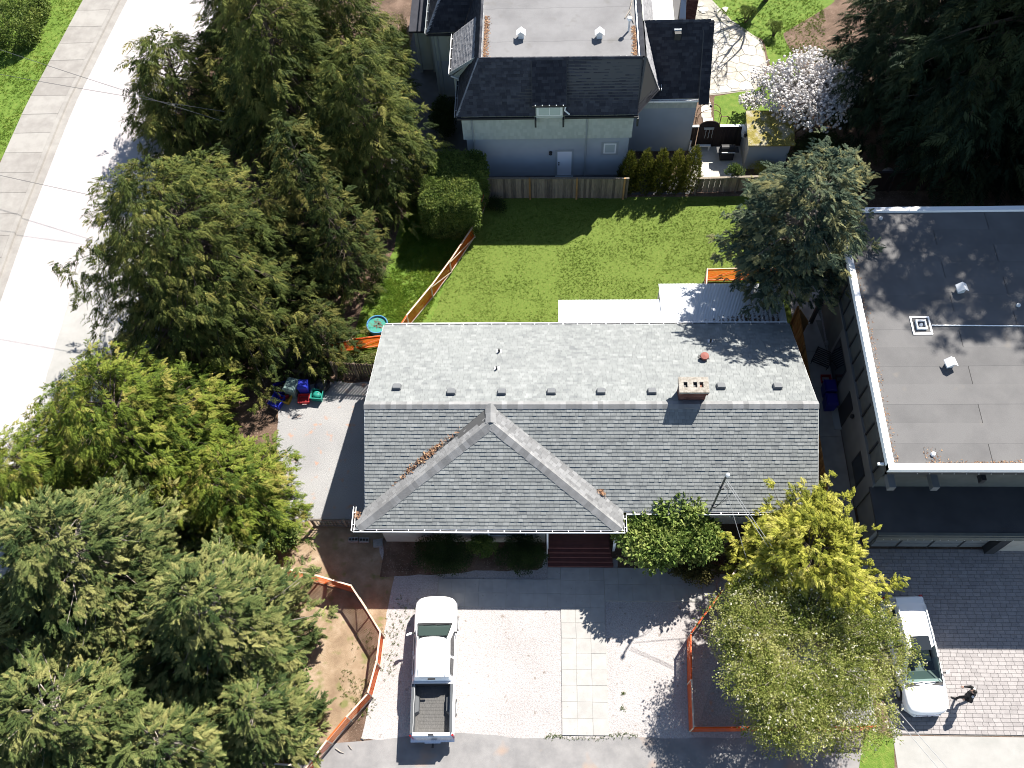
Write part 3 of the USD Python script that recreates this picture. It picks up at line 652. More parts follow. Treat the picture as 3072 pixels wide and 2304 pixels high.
for y0, y1 in ((12.7, 14.7), (14.72, 16.6), (16.62, 19.6), (19.62, 22.4), (22.42, 24.6), (24.62, 26.55), (26.57, 27.8), (27.82, 29.3)):
    part(sp, 'slab', MB().prism([(13.36 + .0, y0), (14.9, y0), (14.6 if y1 > 26 else 14.9, y1), (13.36, y1)], .005, .05 + RNG.uniform(-.004, .004)), M['concrete'])
part(sp, 'slab', MB().b(14.65, 16.2, 27.86, 29.28, .005, .055), M['concrete'])
ground_piece('side_gravel', [(14.95, 20), (19, 20), (19, 27.8), (14.62, 27.8), (14.62, 26.5)], 2, 'gravel_grey', 'dark gravel strip beside the flat roofed house')

# garden beyond the back fence
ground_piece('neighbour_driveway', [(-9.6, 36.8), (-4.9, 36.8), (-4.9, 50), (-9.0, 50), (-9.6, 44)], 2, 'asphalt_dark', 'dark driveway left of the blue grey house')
ground_piece('garden_lawn', ragged([(10.3, 39.6), (14.4, 39.8), (14.6, 43.4), (16.5, 45), (15.6, 49), (19.5, 52), (19.5, 75), (8.5, 75), (9.5, 55), (11.2, 50.5), (14.3, 48.5), (14.5, 45.9), (13.3, 44.0), (10.6, 43.4)], .08, seed=15), 1, 'lush', 'bright garden lawn beside the flagstone patio')
ground_piece('patio_bed', ragged([(8.5, 43.3), (13.3, 43.9), (14.3, 46.2), (14.2, 48.4), (12.4, 50.4), (11.2, 52.6), (8.5, 52.6)], .05, seed=16), 2, 'pale_joint', 'sandy joints under the flagstones')
ground_piece('courtyard', [(8.7, 35.9), (11.9, 35.9), (11.9, 39.2), (8.7, 39.2)], 2, 'flag', 'small paved courtyard between house and shed')
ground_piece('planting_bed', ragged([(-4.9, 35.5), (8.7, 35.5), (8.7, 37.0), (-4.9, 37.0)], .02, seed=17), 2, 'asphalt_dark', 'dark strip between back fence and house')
pt = thing('garden_patio', 'pale irregular flagstone patio in the neighbouring garden', kind='structure')
rng = np.random.default_rng(5)
area = Polygon([(8.6, 43.35), (13.2, 43.95), (14.2, 46.2), (14.1, 48.3), (12.4, 50.0), (11.2, 50.4), (8.6, 50.6)]).buffer(-.02)
pts = rng.uniform([8, 43], [15, 51], (120, 2))
for _ in range(4):
    v = Voronoi(np.vstack([pts, [[-50, 0], [80, 0], [0, 200], [0, -90]]]))
    pts = np.array([Polygon(v.vertices[v.regions[v.point_region[k]]]).centroid.coords[0] if -1 not in v.regions[v.point_region[k]] else pts[k] for k in range(len(pts))]); pts = np.clip(pts, [7, 42], [16, 52])
v = Voronoi(np.vstack([pts, [[-50, 0], [80, 0], [0, 200], [0, -90]]]))
for k in range(len(pts)):
    r_ = v.regions[v.point_region[k]]
    if -1 in r_: continue
    g = Polygon(v.vertices[r_]).intersection(area).buffer(-.02)
    if g.geom_type == 'Polygon' and g.area > .05: part(pt, 'flagstone', MB().prism(list(g.exterior.coords)[:-1], .005, .035 + rng.uniform(0, .012)), M['flag'])
for k in range(46):
    c = np.array([rng.uniform(9.4, 12.1), rng.uniform(49.9, 54.5)])
    if abs(c[0] - (11.3 - .15 * (c[1] - 50))) > 1.0: continue
    a = np.sort(rng.uniform(0, 6.28, 8)); r_ = rng.uniform(.22, .36); q = Polygon(c + np.c_[np.cos(a), np.sin(a)] * r_ * rng.uniform(.85, 1.1, 8)[:, None]).convex_hull
    if all(q.distance(o) > .03 for o in globals().setdefault('stones', [])):
        stones.append(q); part(pt, 'flagstone', MB().prism(list(q.exterior.coords)[:-1], .005, .05), M['flag'])
gp = thing('garden_path', 'narrow white stone path from the gate to the patio', kind='structure')
for k in range(9): part(gp, 'flagstone', MB().box((10.02 + .04 * math.sin(k * 2.1), 39.65 + k * .43, .025), (.62, .40, .05), .05 * math.sin(k * 3)), M['flag'])

# ------------------------------------------------------------------ roofs of single shingles
def shingle_pieces(poly, rng, expo=.165, wmin=.14, wmax=.34, lift=.026, holes=()):
    """Single shingles over a flat 3-D polygon whose first edge is the eave: a list of (vertices, faces, distance to the camera)."""
    P = np.asarray(poly, float); u = P[1] - P[0]; u /= np.linalg.norm(u)
    n = np.zeros(3)
    for a in range(1, len(P) - 1): n += np.cross(P[a] - P[0], P[a + 1] - P[0])
    n /= np.linalg.norm(n)
    if n[2] < 0: n = -n
    w = np.cross(n, u)
    if w[2] < 0: u, w = -u, -w
    q = np.stack([(P - P[0]) @ u, (P - P[0]) @ w], 1); pg = Polygon(q).buffer(0); x0, y0, x1, y1 = pg.bounds; out = []
    pin = pg.buffer(-.002)
    y = y0
    while y < y1:
        x = x0 - rng.uniform(0, .25); yt = y + expo + .02
        while x < x1:
            L = rng.uniform(wmin, wmax); r = sbox(x + .004, y, x + L - .004, yt); x += L
            if not r.intersects(pg): continue
            lo = lift + rng.choice([0, .003, .010]); 
            if pin.contains(r): ring = np.array(r.exterior.coords)[:-1]
            else:
                g = r.intersection(pg)
                if g.geom_type != 'Polygon' or g.area < .0015: continue
                ring = np.array(g.exterior.coords)[:-1]
            if Polygon(ring).exterior.is_ccw is False: ring = ring[::-1]
            k = len(ring); hh = lo + (.005 - lo) * (ring[:, 1] - y) / (yt - y)
            top = P[0] + ring[:, :1] * u + ring[:, 1:] * w + hh[:, None] * n; bot = P[0] + ring[:, :1] * u + ring[:, 1:] * w
            e = np.arange(k); e2 = (e + 1) % k
            f = np.vstack([[[0, a, a + 1] for a in range(1, k - 1)], np.stack([e, e + k, e2 + k], 1), np.stack([e, e2 + k, e2], 1)])
            out.append((np.vstack([top, bot]), f, np.linalg.norm(top.mean(0) - [0, 0, CAM_H])))
        y += expo
    return out

def plane_mesh(polys, off=0.0):
    b = MB()
    for P in polys:
        P = np.asarray(P, float); b.add(P - [0, 0, off], [[0, a, a + 1] for a in range(1, len(P) - 1)])
    return b

def caps(A, B, dl, dr, half=.17, expo=.20, rng=RNG, lift=.035):
    """Cap shingles folded over a ridge or hip from A to B (laid from A on, each over the one before)."""
    A, B = np.asarray(A, float), np.asarray(B, float); d = B - A; L = np.linalg.norm(d); d /= L; out = []
    dl, dr = (np.asarray(x, float) / np.linalg.norm(x) for x in (dl, dr)); k = int(L / expo)
    for i in range(k):
        a = A + d * i * expo; e = A + d * min(L, (i + 1) * expo + .03); h = half * rng.uniform(.95, 1.05); z0, z1 = lift + .016, lift
        Z = np.array([0, 0, 1.0]); v = [a + dl * h + Z * z1, a + Z * z1 * 1.2, a + dr * h + Z * z1, e + dl * h + Z * z0, e + Z * z0 * 1.2, e + dr * h + Z * z0]
        v += [x - Z * .03 for x in v]
        out.append((np.array(v), np.array([[0, 1, 4], [0, 4, 3], [1, 2, 5], [1, 5, 4], [3, 4, 10], [3, 10, 9], [4, 5, 11], [4, 11, 10], [0, 3, 9], [0, 9, 6], [2, 8, 11], [2, 11, 5], [0, 6, 7], [0, 7, 1], [1, 7, 8], [1, 8, 2]])))
    return out

def gutter(t, p, q, out, w=.13, white='white_metal', hang=.72, dark=True):
    """A half-open gutter between p and q; out is the direction away from the wall. Hangers are parts."""
    p, q, out = (np.asarray(x, float) for x in (p, q, out)); Z = np.array([0, 0, 1.0])
    g = part(t, 'gutter', MB().bar(p + out * w, q + out * w, .028, .115).bar(p + out * .012, q + out * .012, .014, .10), M[white])
    part(g, 'gutter_floor', MB().bar(p + out * w / 2 - Z * .045, q + out * w / 2 - Z * .045, w - .03, .012), M['black'])
    L = np.linalg.norm(q - p); k = max(2, int(L / hang))
    for i in range(k):
        c = p + (q - p) * (i + .5) / k
        part(g, 'hanger', MB().bar(c + out * .02 + Z * .042, c + out * (w - .016) + Z * .05, .035, .012), M[white])
    return g

# ------------------------------------------------------------------ the grey roofed house
XL, XR, YF, YR, YM, HE, HR = -8.30, 12.06, 14.31, 24.19, 18.45, 3.48, 5.88
CL, CR = np.array([-8.68, 13.45, 3.42]), np.array([3.36, 13.45, 3.42])          # corners of the hipped porch roof
AP, A2 = np.array([-2.55, 18.42, 5.90]), np.array([-2.53, 17.62, 5.84])
VL, VR = np.array([XL, YF, HE]), np.array([3.42, YF, HE])
hs = thing('bungalow', 'long low house with grey shingle roof and front hip before the back lawn', 'house', (2, 19, 0))
part(hs, 'wall', MB().b(-7.85, 11.55, 14.95, 23.6, 0, 3.30).b(-7.84, -.10, 13.97, 14.95, 0, 3.30), M['offwhite'])
for x in (-7.85, 11.53):
    part(hs, 'gable', MB().add([[x, 14.95, 3.30], [x + .02, 14.95, 3.30], [x, 23.6, 3.30], [x + .02, 23.6, 3.30], [x, YM, 5.6], [x + .02, YM, 5.6]], [[0, 2, 4], [1, 5, 3], [0, 4, 5], [0, 5, 1], [2, 3, 5], [2, 5, 4]]), M['offwhite'])
front = [[XL, YF, HE], [XR, YF, HE], [XR, YM, HR], [XL, YM, HR]]
rear = [[XR, YR, HE], [XL, YR, HE], [XL, YM, HR], [XR, YM, HR]]
hipf = [CL, CR, A2]
sl, sr = [VL, CL, A2, AP], [CR, VR, AP, A2]
rf = part(hs, 'roof', plane_mesh([front, rear, hipf, sl, sr], 0.0), M['deck'])
part(rf, 'soffit', plane_mesh([[p - np.array([0, 0, .18]) for p in map(np.array, f)] for f in (front, rear, hipf)]), M['white'])
tri = MB()
for x in (XL, XR):
    for a, b_ in (((x, YF, HE - .10), (x, YM, HR - .10)), ((x, YM, HR - .10), (x, YR, HE - .10))): tri.bar(a, b_, .03, .19)
part(rf, 'barge_board', tri, M['white'])
rng = np.random.default_rng(3)
hip_shadow = Polygon([(VL[0], VL[1]), (CL[0], CL[1]), (CR[0], CR[1]), (VR[0], VR[1]), (AP[0], AP[1])])
pcs = []
left = [[XL, YF, HE], AP, [AP[0], YM, HR], [XL, YM, HR]]
# the front slope left and right of the hip, so that no shingle lies under it
pcs += shingle_pieces([[XL, YF, HE], [XL + .02, YF, HE], [AP[0], YM, HR], [XL, YM, HR]], rng)
pcs += shingle_pieces([[VR[0] - .02, YF, HE], [XR, YF, HE], [XR, YM, HR], [AP[0], YM, HR]], rng)
pcs += shingle_pieces(hipf, rng)
pcs += shingle_pieces(rear, rng)
side = shingle_pieces([CL, A2, AP, VL], rng) + shingle_pieces([A2, CR, VR, AP], rng)
pcs.sort(key=lambda c: c[2])
for v, f, d in pcs[:170]: part(rf, 'shingle', (v, f), M['shingle'])
b = MB()
for v, f, d in pcs[170:]: b.add(v, f)
part(rf, 'shingles', b, M['shingle'], kind='stuff')
b = MB()
for v, f, d in side: b.add(v, f)
part(rf, 'hip_shingles', b, M['cap_shingle'], kind='stuff')
slF, slR = np.array([0, -(YM - YF), -(HR - HE)]), np.array([0, YR - YM, -(HR - HE)])
capl = caps((XL - .02, YM, HR), (XR + .02, YM, HR), slF, slR, .21, .24, rng)
eu = (CL - A2) / np.linalg.norm(CL - A2); nl = np.cross(hipf[1] - hipf[0], hipf[2] - hipf[0]); nl /= np.linalg.norm(nl)
inl = np.cross(nl, eu); inl = inl if inl[0] > 0 else -inl
inr_ = inl * [-1, 1, 1]
nsl = np.cross(A2 - CL, VL - CL); nsl /= np.linalg.norm(nsl); os_ = np.cross(nsl, eu); os_ = os_ if os_[0] < 0 else -os_
capl += caps(CL + [.06, .04, .02], A2, inl, os_, .33, .21, rng)
capl += caps(CR + [-.06, .04, .02], A2, inr_, os_ * [-1, 1, 1], .33, .21, rng)
capl += caps(A2 - [0, .05, 0], AP + [0, .1, 0], [-1, 0, -.42], [1, 0, -.42], .26, .22, rng, lift=.06)
for v, f in capl: part(rf, 'cap_shingle', (v, f), M['cap_shingle'])
gutter(hs, (XL + .1, YR + .02, HE - .06), (XR - .1, YR + .02, HE - .06), (0, 1, 0))
gutter(hs, (CL[0] - .1, CL[1] - .02, CL[2] - .06), (CR[0] + .1, CR[1] - .02, CR[2] - .06), (0, -1, 0))
gutter(hs, (VR[0] + .12, YF - .02, HE - .06), (XR - .05, YF - .02, HE - .06), (0, -1, 0))
gutter(hs, (CL[0] - .05, CL[1] - .1, CL[2] - .06), (CL[0] - .05, YF + .18, CL[2] - .04), (-1, 0, 0))
gutter(hs, (CR[0] + .05, CR[1] - .1, CR[2] - .06), (CR[0] + .05, YF - .16, CR[2] - .05), (1, 0, 0))
part(hs, 'eave_board', MB().b(CL[0] - .02, CR[0] + .02, CL[1] - .005, CL[1] + .02, 3.2, 3.38).b(VR[0], XR, YF - .01, YF + .02, 3.26, 3.44).b(XL, XR, YR - .02, YR + .01, 3.26, 3.44), M['white'])
part(hs, 'downspout', MB().tube([(0.0, 13.40, 3.3), (0.0, 13.42, 3.0), (0.0, 13.44, .12), (.0, 13.3, .05)], .042, 8), M['white_metal'])
for i, (x, y_) in enumerate([(-6.96, 19.6), (-4.4, 19.26), (-2.08, 19.25), (.19, 19.27), (2.45, 19.28), (4.76, 19.28), (7.93, 19.62), (10.48, 19.6)]):
    z = HR - (y_ - YM) * (HR - HE) / (YR - YM); s = (HR - HE) / (YR - YM)
    pr = [(-.19, -.17), (.19, -.17), (.19, .12), (.14, .17), (-.14, .17), (-.19, .12)]
    v = np.array([[x + a * k, y_ + c * k, z - s * c * k + h] for k, h in ((1.12, .02), (1.0, .06), (1.0, .16), (.88, .205)) for a, c in pr])
    f = np.vstack([loft(v.reshape(4, 6, 3))[1]]); vv = loft(v.reshape(4, 6, 3))[0]
    part(rf, 'roof_vent', (vv, f), M['vent_grey'])
for x, y_, h in ((-2.33, 22.1, .28), (-2.39, 20.85, .26), (7.95, 22.8, .24)):
    z = HR - (y_ - YM) * .418
    vp = part(rf, 'vent_pipe', MB().tube([(x, y_, z - .05), (x, y_, z + h)], .05, 10), M['dark_trim'])
    part(vp, 'flashing', MB().box((x, y_, z + .03), (.26, .26, .012)), M['galv'])
z = HR - (21.55 - YM) * .418
rv = part(rf, 'red_vent', MB().lathe([(.0, .36), (.2, .33), (.22, .26), (.13, .22), (.13, 0), (.2, -.06)], (7.45, 21.55, z), 10), M['rust_vent'], 30)
part(rv, 'flashing', MB().box((7.45, 21.55, z + .03), (.5, .42, .012)), M['dark_trim'])
# chimney of single bricks
cx, cy, cw, cd = 6.48, 19.02, 1.16, .62
ch = part(rf, 'chimney', MB().b(cx - cw / 2 + .02, cx + cw / 2 - .02, cy - cd / 2 + .02, cy + cd / 2 - .02, 5.2, 6.55), M['mortar'], label='brick chimney with three flues and weathered cement cap')
bricks, zz, r = MB(), 5.28, 0
while zz < 6.56:
    e = .06 if zz > 6.38 else 0.0; X0, X1, Y0, Y1 = cx - cw / 2 - e, cx + cw / 2 + e, cy - cd / 2 - e, cy + cd / 2 + e; o = .11 * (r % 2)
    xs = np.arange(X0 - o, X1, .215)
    for x in xs:
        a, c = max(x, X0), min(x + .205, X1)
        if c - a > .03: bricks.b(a, c, Y0, Y0 + .09, zz, zz + .062); bricks.b(a, c, Y1 - .09, Y1, zz, zz + .062)
    for y_ in np.arange(Y0 + .10 - o, Y1 - .1, .215):
        a, c = max(y_, Y0 + .093), min(y_ + .205, Y1 - .093)
        if c - a > .03: bricks.b(X0, X0 + .09, a, c, zz, zz + .062); bricks.b(X1 - .09, X1, a, c, zz, zz + .062)
    zz += .074; r += 1
part(ch, 'bricks', bricks, M['brick'], kind='stuff')
capm = Manifold.cube((cw + .16, cd + .16, .15), True).translate((cx, cy, 6.64))
for fx in (-.36, .06, .34): capm = capm - Manifold.cube((.17, .27, 1), True).translate((cx + fx, cy, 6.64))
part(ch, 'chimney_cap', MB().mesh(capm), M['cement_cap'])
for fx, mm in ((-.36, 'black'), (.06, 'black'), (.34, 'clay')): part(ch, 'flue', MB().box((cx + fx, cy, 6.58), (.16, .26, .03)), M[mm])
# porch
pp = part(hs, 'porch', MB().b(.05, 2.92, 13.42, 14.95, 0, .86), M['porch_red'])
for k in range(4): part(pp, 'step', MB().b(.03, 2.98 + .04 * k, 13.25 - .17 * k, 13.42 - .17 * k, 0, .70 - .17 * k).b(.02, 3.0 + .04 * k, 13.24 - .17 * k, 13.43 - .17 * k, .702 - .17 * k, .735 - .17 * k), M['porch_red'])
for k in range(9): part(pp, 'floor_board', MB().b(.05, 2.92, 13.43 + k * .167, 13.43 + k * .167 + .16, .862, .884), M['porch_red'])
part(hs, 'porch_post', MB().b(3.1, 3.22, 13.55, 13.67, 0, 3.25), M['white'])
part(hs, 'front_door', MB().b(1.0, 1.95, 14.90, 14.948, .885, 2.9), M['door_white'])
for x0, x1 in ((5.2, 7.4), (8.6, 10.6)):
    w = part(hs, 'window', MB().b(x0, x1, 14.90, 14.947, 1.1, 2.5), M['white']); part(w, 'pane', MB().b(x0 + .06, x1 - .06, 14.89, 14.899, 1.16, 2.44), M['glass_dark'])
w = part(hs, 'window', MB().b(-2.8, -1.0, 13.93, 13.968, 1.1, 2.5), M['white']); part(w, 'pane', MB().b(-2.74, -1.06, 13.92, 13.929, 1.16, 2.44), M['glass_dark'])
# service mast
mp = thing('service_mast', 'dark electrical service mast rising through the front eave', 'mast', (7.35, 14.33, 3.5))
part(mp, 'pole', MB().tube([(7.35, 14.40, 3.3), (7.35, 14.40, 7.3), (7.36, 14.36, 7.45), (7.42, 14.34, 7.5)], .045, 10), M['mast'])
part(mp, 'clamp', MB().box((7.35, 14.37, 6.2), (.17, .2, .16)), M['mast'])
part(mp, 'weatherhead', MB().lathe([(0, .14), (.08, .1), (.1, 0), (.05, -.06)], (7.38, 14.36, 7.5), 10), M['galv'])
part(mp, 'bracket', MB().box((7.35, 14.37, 4.0), (.14, .16, .12)), M['mast'])
for k, (a, s) in enumerate((((7.25, 14.45, 5.4), .5), ((7.55, 14.25, 5.2), .75))):
    tt = np.linspace(0, 1, 12); part(mp, 'drip_loop', MB().tube(np.c_[7.4 + s * np.sin(tt * np.pi) * .6, 14.34 - .1 * tt, 6.4 - 2.3 * tt + .5 * np.sin(tt * np.pi)], .011, 5), M['wire'])
def cable(name, label, p, q, sag, r=.012, group='overhead wires'):
    t = np.linspace(0, 1, 24)[:, None]; p, q = np.array(p), np.array(q); pts = p + (q - p) * t; pts[:, 2] -= 4 * sag * (t * (1 - t))[:, 0]
    return solo(name, MB().tube(pts, r, 5), M['wire_pale'] if 'pale' in label else M['wire'], label, 'wire', group)
M['wire_pale'] = mat('wire_pale', (.34, .34, .34), .6)
cable('overhead_wire', 'pale overhead wire, left of the pair from mast to lower right', (7.42, 14.30, 6.9), (26.8, -10.7, 7.0), 4.4)
cable('overhead_wire', 'pale overhead wire, right of the pair from mast to lower right', (7.44, 14.32, 7.05), (27.2, -10.4, 7.0), 4.3)
cable('overhead_wire', 'pale thin cable dropping from the mast to the golden conifer', (7.40, 14.28, 6.6), (9.6, 10.6, 1.3), .05)
cable('overhead_wire', 'upper of two dark wires over the street at top left', (-45, 46.0, 8.2), (-17.5, 35.3, 6.6), .35, .014)
cable('overhead_wire', 'lower of two dark wires over the street at top left', (-45, 41.6, 8.2), (-17.5, 36.0, 6.6), .35, .012)
cable('overhead_wire', 'single dark wire over the street below the verge', (-45, 35.2, 8.4), (-17.5, 28.7, 6.6), .3, .012)

# corrugated patio canopy
cp = thing('patio_canopy', 'white corrugated plastic patio canopy behind the grey roof', 'canopy', (6, 25.5, 0))
def corrugated(x0, x1, y0, y1, z0, z1):
    n = max(6, int((x1 - x0) / .0125)); x = np.linspace(x0, x1, n); zc = .014 * np.sin(x / .076 * 2 * np.pi)
    v = np.vstack([np.c_[x, np.full(n, y0), z0 + zc], np.c_[x, np.full(n, y1), z1 + zc], np.c_[x, np.full(n, y0), z0 + zc - .003], np.c_[x, np.full(n, y1), z1 + zc - .003]])
    i = np.arange(n - 1); q = np.stack([i, i + 1, i + 1 + n, i + n], 1); q2 = np.stack([i + 2 * n, i + 3 * n, i + 3 * n + 1, i + 2 * n + 1], 1)
    return v, np.vstack([q, q2])
k = 0
for x0, x1, y1, z1 in ((.61, 5.88, 26.28, 2.60), (5.90, 12.15, 27.28, 2.58)):
    n = int(round((x1 - x0) / .9)); e = np.linspace(x0, x1, n + 1)
    for j in range(n):
        part(cp, 'corrugated_sheet', corrugated(e[j] - .03, e[j + 1] + .03, 24.36, y1, 2.86 + .004 * (k % 2), z1 + .004 * (k % 2)), M['canopy']); k += 1
    for y_, z in ((y1 - .12, z1 - .06), ((24.4 + y1) / 2, (2.86 + z1) / 2 - .06)): part(cp, 'beam', MB().b(x0, x1, y_ - .04, y_ + .04, z - .10, z - .01), M['white'])
    for x in np.linspace(x0 + .08, x1 - .08, 3): part(cp, 'post', MB().b(x - .05, x + .05, y1 - .17, y1 - .07, 0, z1 - .16), M['white'])
ground_piece('patio_slab', [(.6, 23.6), (12.2, 23.6), (12.2, 27.3), (5.9, 27.3), (5.9, 26.3), (.6, 26.3)], 4, 'concrete', 'concrete slab under the corrugated canopy')

def litter_heap(name, parent, pts, m_, size, seed, label=None):
    rng = np.random.default_rng(seed); b = MB()
    for p in pts:
        a = rng.normal(0, 1, (3, 3)) * size * [1, 1, .35]; b.add(np.asarray(p) + a - a.mean(0), [[0, 1, 2]])
    if parent is not None: return part(parent, name, b, M[m_], kind='stuff')
    return solo(name, b, M[m_], label, 'leaves', None, 'stuff')
rng = np.random.default_rng(8)
L_ = []
for k in range(420):
    t = np.clip(rng.normal(.50, .10), .2, .8); p = VL + (AP - VL) * t; L_.append(p + [rng.normal(-.10, .09), rng.normal(.02, .07), .06 + rng.uniform(0, .05)])
for k in range(70):
    t = rng.normal(.17, .012); p = VR + (AP - VR) * t; L_.append(p + [rng.normal(.03, .05), rng.normal(0, .05), .08])
for k in range(80): L_.append([rng.uniform(CL[0] - .1, CL[0] + .2), rng.uniform(13.9, 14.25), 3.42])
litter_heap('leaf_litter', None, L_, 'litter', .045, 3, 'orange brown leaf litter lying in the valley of the grey roof')
L_ = []
for k in range(1500):
    x = rng.uniform(7.2, 11.6); w = .25 + 1.1 * max(0, (x - 8.0) / 3.6); x = np.round(x / .228) * .228 + .11 + rng.normal(0, .025); y_ = 24.42 + abs(rng.normal(0, w * .45))
    if y_ < 26.6: L_.append([x, y_, 2.86 - (y_ - 24.36) * .096 + .012])
litter_heap('canopy_litter', None, L_, 'soil', .05, 4, 'dark leaf debris in the grooves of the white canopy')

# ------------------------------------------------------------------ the blue grey house behind
fh = thing('mansard_house', 'blue grey sided house with dark mansard roof and flat grey top behind the back fence', 'house', (1, 42, 0))
def laps(t, x0, x1, y, z0, z1, dirn, mt, expo=.16, axis='y', name='siding'):
    """Overlapping siding boards on a wall facing along -y (axis y) or along dirn*x (axis x, x0..x1 run along y at x = y)."""
    b = MB(); z = z0
    while z < z1 - .02:
        h = min(expo, z1 - z)
        if axis == 'y': v = [[x0, y - .022, z], [x1, y - .022, z], [x1, y - .006, z + h], [x0, y - .006, z + h], [x0, y, z], [x1, y, z]]
        else: v = [[y + dirn * .022, x0, z], [y + dirn * .022, x1, z], [y + dirn * .006, x1, z + h], [y + dirn * .006, x0, z + h], [y, x0, z], [y, x1, z]]
        b.add(v, [[0, 1, 2], [0, 2, 3], [4, 5, 1], [4, 1, 0]]); z += expo
    return part(t, name, b, M[mt], kind='stuff')
def shakes(t, x0, x1, y, z0, z1, mt, axis='y', dirn=-1):
    b = MB(); z = z0; rng = np.random.default_rng(int(abs(x0 * 31 + z0 * 7)) + 1)
    while z < z1 - .02:
        x = x0; h = min(.26, z1 - z)
        while x < x1 - .01:
            w = min(rng.uniform(.10, .22), x1 - x); o = rng.choice([.022, .03])
            if axis == 'y': v = [[x + .004, y - o, z], [x + w - .004, y - o, z], [x + w - .004, y - .006, z + h], [x + .004, y - .006, z + h], [x + .004, y, z], [x + w - .004, y, z]]
            else: v = [[y + dirn * o, x + .004, z], [y + dirn * o, x + w - .004, z], [y + dirn * .006, x + w - .004, z + h], [y + dirn * .006, x + .004, z + h], [y, x + .004, z], [y, x + w - .004, z]]
            b.add(v, [[0, 1, 2], [0, 2, 3], [4, 5, 1], [4, 1, 0]]); x += w
        z += .26
    return part(t, 'wall_shingles', b, M[mt], kind='stuff')
YW = 37.02; ZE, ZT = 5.25, 8.05
part(fh, 'wall', MB().b(-4.62, 4.72, YW, 52, 0, 5.3), M['siding_blue'])
part(fh, 'flared_wall', MB().b(-4.78, 4.84, YW - .10, 52, 3.30, 5.3), M['siding_green'])
laps(fh, -4.62, 4.72, YW, .1, 3.28, -1, 'siding_blue')
shakes(fh, -4.78, 4.84, YW - .10, 3.28, 5.1, 'siding_green')
dr = part(fh, 'door', MB().b(.62, 1.46, YW - .055, YW - .028, .12, 2.12), M['door_white'])
part(dr, 'frame', MB().b(.50, .62, YW - .05, YW - .024, .05, 2.25).b(1.46, 1.58, YW - .05, YW - .024, .05, 2.25).b(.62, 1.46, YW - .05, YW - .024, 2.12, 2.25).b(.5, 1.58, YW - .2, YW - .024, .02, .09), M['trim_grey'])
part(dr, 'handle', MB().b(.68, .74, YW - .10, YW - .057, 1.02, 1.12).b(.68, .74, YW - .09, YW - .057, 1.2, 1.27), M['dark_trim'])
wl = part(fh, 'wall_lamp', MB().lathe([(0, .22), (.10, .16), (.06, .05), (.10, 0), (.03, -.06)], (.22, YW - .12, 2.0), 10), M['dark_trim'])
w = part(fh, 'window', MB().b(3.30, 4.02, YW - .065, YW - .03, 1.95, 2.75), M['white']); part(w, 'pane', MB().b(3.38, 3.94, YW - .072, YW - .066, 2.03, 2.67), M['glass_white']); part(w, 'frame', MB().b(3.16, 4.16, YW - .045, YW - .027, 1.8, 1.948).b(3.16, 4.16, YW - .045, YW - .027, 2.752, 2.86).b(3.16, 3.298, YW - .045, YW - .027, 1.95, 2.75).b(4.022, 4.16, YW - .045, YW - .027, 1.95, 2.75), M['trim_grey'])
part(fh, 'downspout', MB().tube([(2.26, 36.74, 5.1), (2.26, YW - .20, 4.9), (2.26, YW - .20, 3.35), (2.26, YW - .09, 3.1), (2.26, YW - .09, .12)], .045, 8), M['trim_grey'])
part(fh, 'downspout', MB().tube([(-4.2, 36.74, 5.1), (-4.2, YW - .20, 4.9), (-4.2, YW - .20, 3.35), (-4.2, YW - .09, 3.1), (-4.2, YW - .09, .12)], .045, 8), M['trim_grey'])
# mansard
EL, ER = np.array([-4.98, 36.72, ZE]), np.array([4.98, 36.72, ZE]); TL_, TR_ = np.array([-3.63, 38.10, ZT]), np.array([4.98, 38.02, ZT])
ER2 = np.array([6.28, 38.55, ZE]); 
mr = part(fh, 'mansard_roof', plane_mesh([[EL, ER, TR_, TL_], [EL, [-4.98, 52, ZE], [-3.63, 52, ZT], TL_], [[6.28, 52, ZE], ER2, TR_ + [.34, 0, 0], [5.3, 52, ZT]], [ER, ER2, TR_ + [.34, 0, 0], TR_]]), M['deck'])
rng = np.random.default_rng(4)
def roof_stuff(parent, polys, mt, name='shingles', **kw):
    b = MB()
    for P in polys:
        for v, f, d in shingle_pieces(P, rng, **kw): b.add(v, f)
    return part(parent, name, b, M[mt], kind='stuff')
roof_stuff(mr, [[EL, ER, TR_, TL_], [[-4.98, 51.5, ZE], EL, TL_, [-3.63, 51.5, ZT]], [ER, ER2, TR_ + [.34, 0, 0], TR_]], 'dark_shingle', wmin=.18, wmax=.4)
roof_stuff(mr, [[ER2, [6.28, 51.5, ZE], [5.3, 51.5, ZT], TR_ + [.34, 0, 0]]], 'grey_shingle', name='side_shingles', wmin=.18, wmax=.4)
for v, f in caps(EL, TL_, (1, .2, .1), (-.6, .8, -.5), .13, .26, rng): part(mr, 'cap_shingle', (v, f), M['grey_shingle'])
for v, f in caps(TL_ + [0, .05, .02], np.array([-3.63, 51, ZT + .02]), (1, 0, -.3), (-.6, 0, -1), .13, .3, rng): part(mr, 'cap_shingle', (v, f), M['dark_shingle'])
for v, f in caps(TR_ + [.2, .05, .02], np.array([5.2, 51, ZT + .02]), (-1, 0, -.2), (.5, 0, -1), .2, .3, rng): part(mr, 'cap_shingle', (v, f), M['dark_shingle'])
for v, f in caps(TL_ + [0, 0, .01], TR_ + [.25, 0, .01], (0, 1, -.2), (0, -.6, -.8), .10, .3, rng): part(mr, 'cap_shingle', (v, f), M['dark_shingle'])
gutter(fh, EL + [0, -.02, -.06], (-.68, 36.70, ZE - .06), (0, -1, 0), white='dark_trim')
gutter(fh, (.98, 36.70, ZE - .06), (5.05, 36.70, ZE - .06), (0, -1, 0), white='dark_trim')
gutter(fh, (6.30, 38.6, ZE - .05), (6.30, 41.4, ZE - .05), (1, 0, 0))
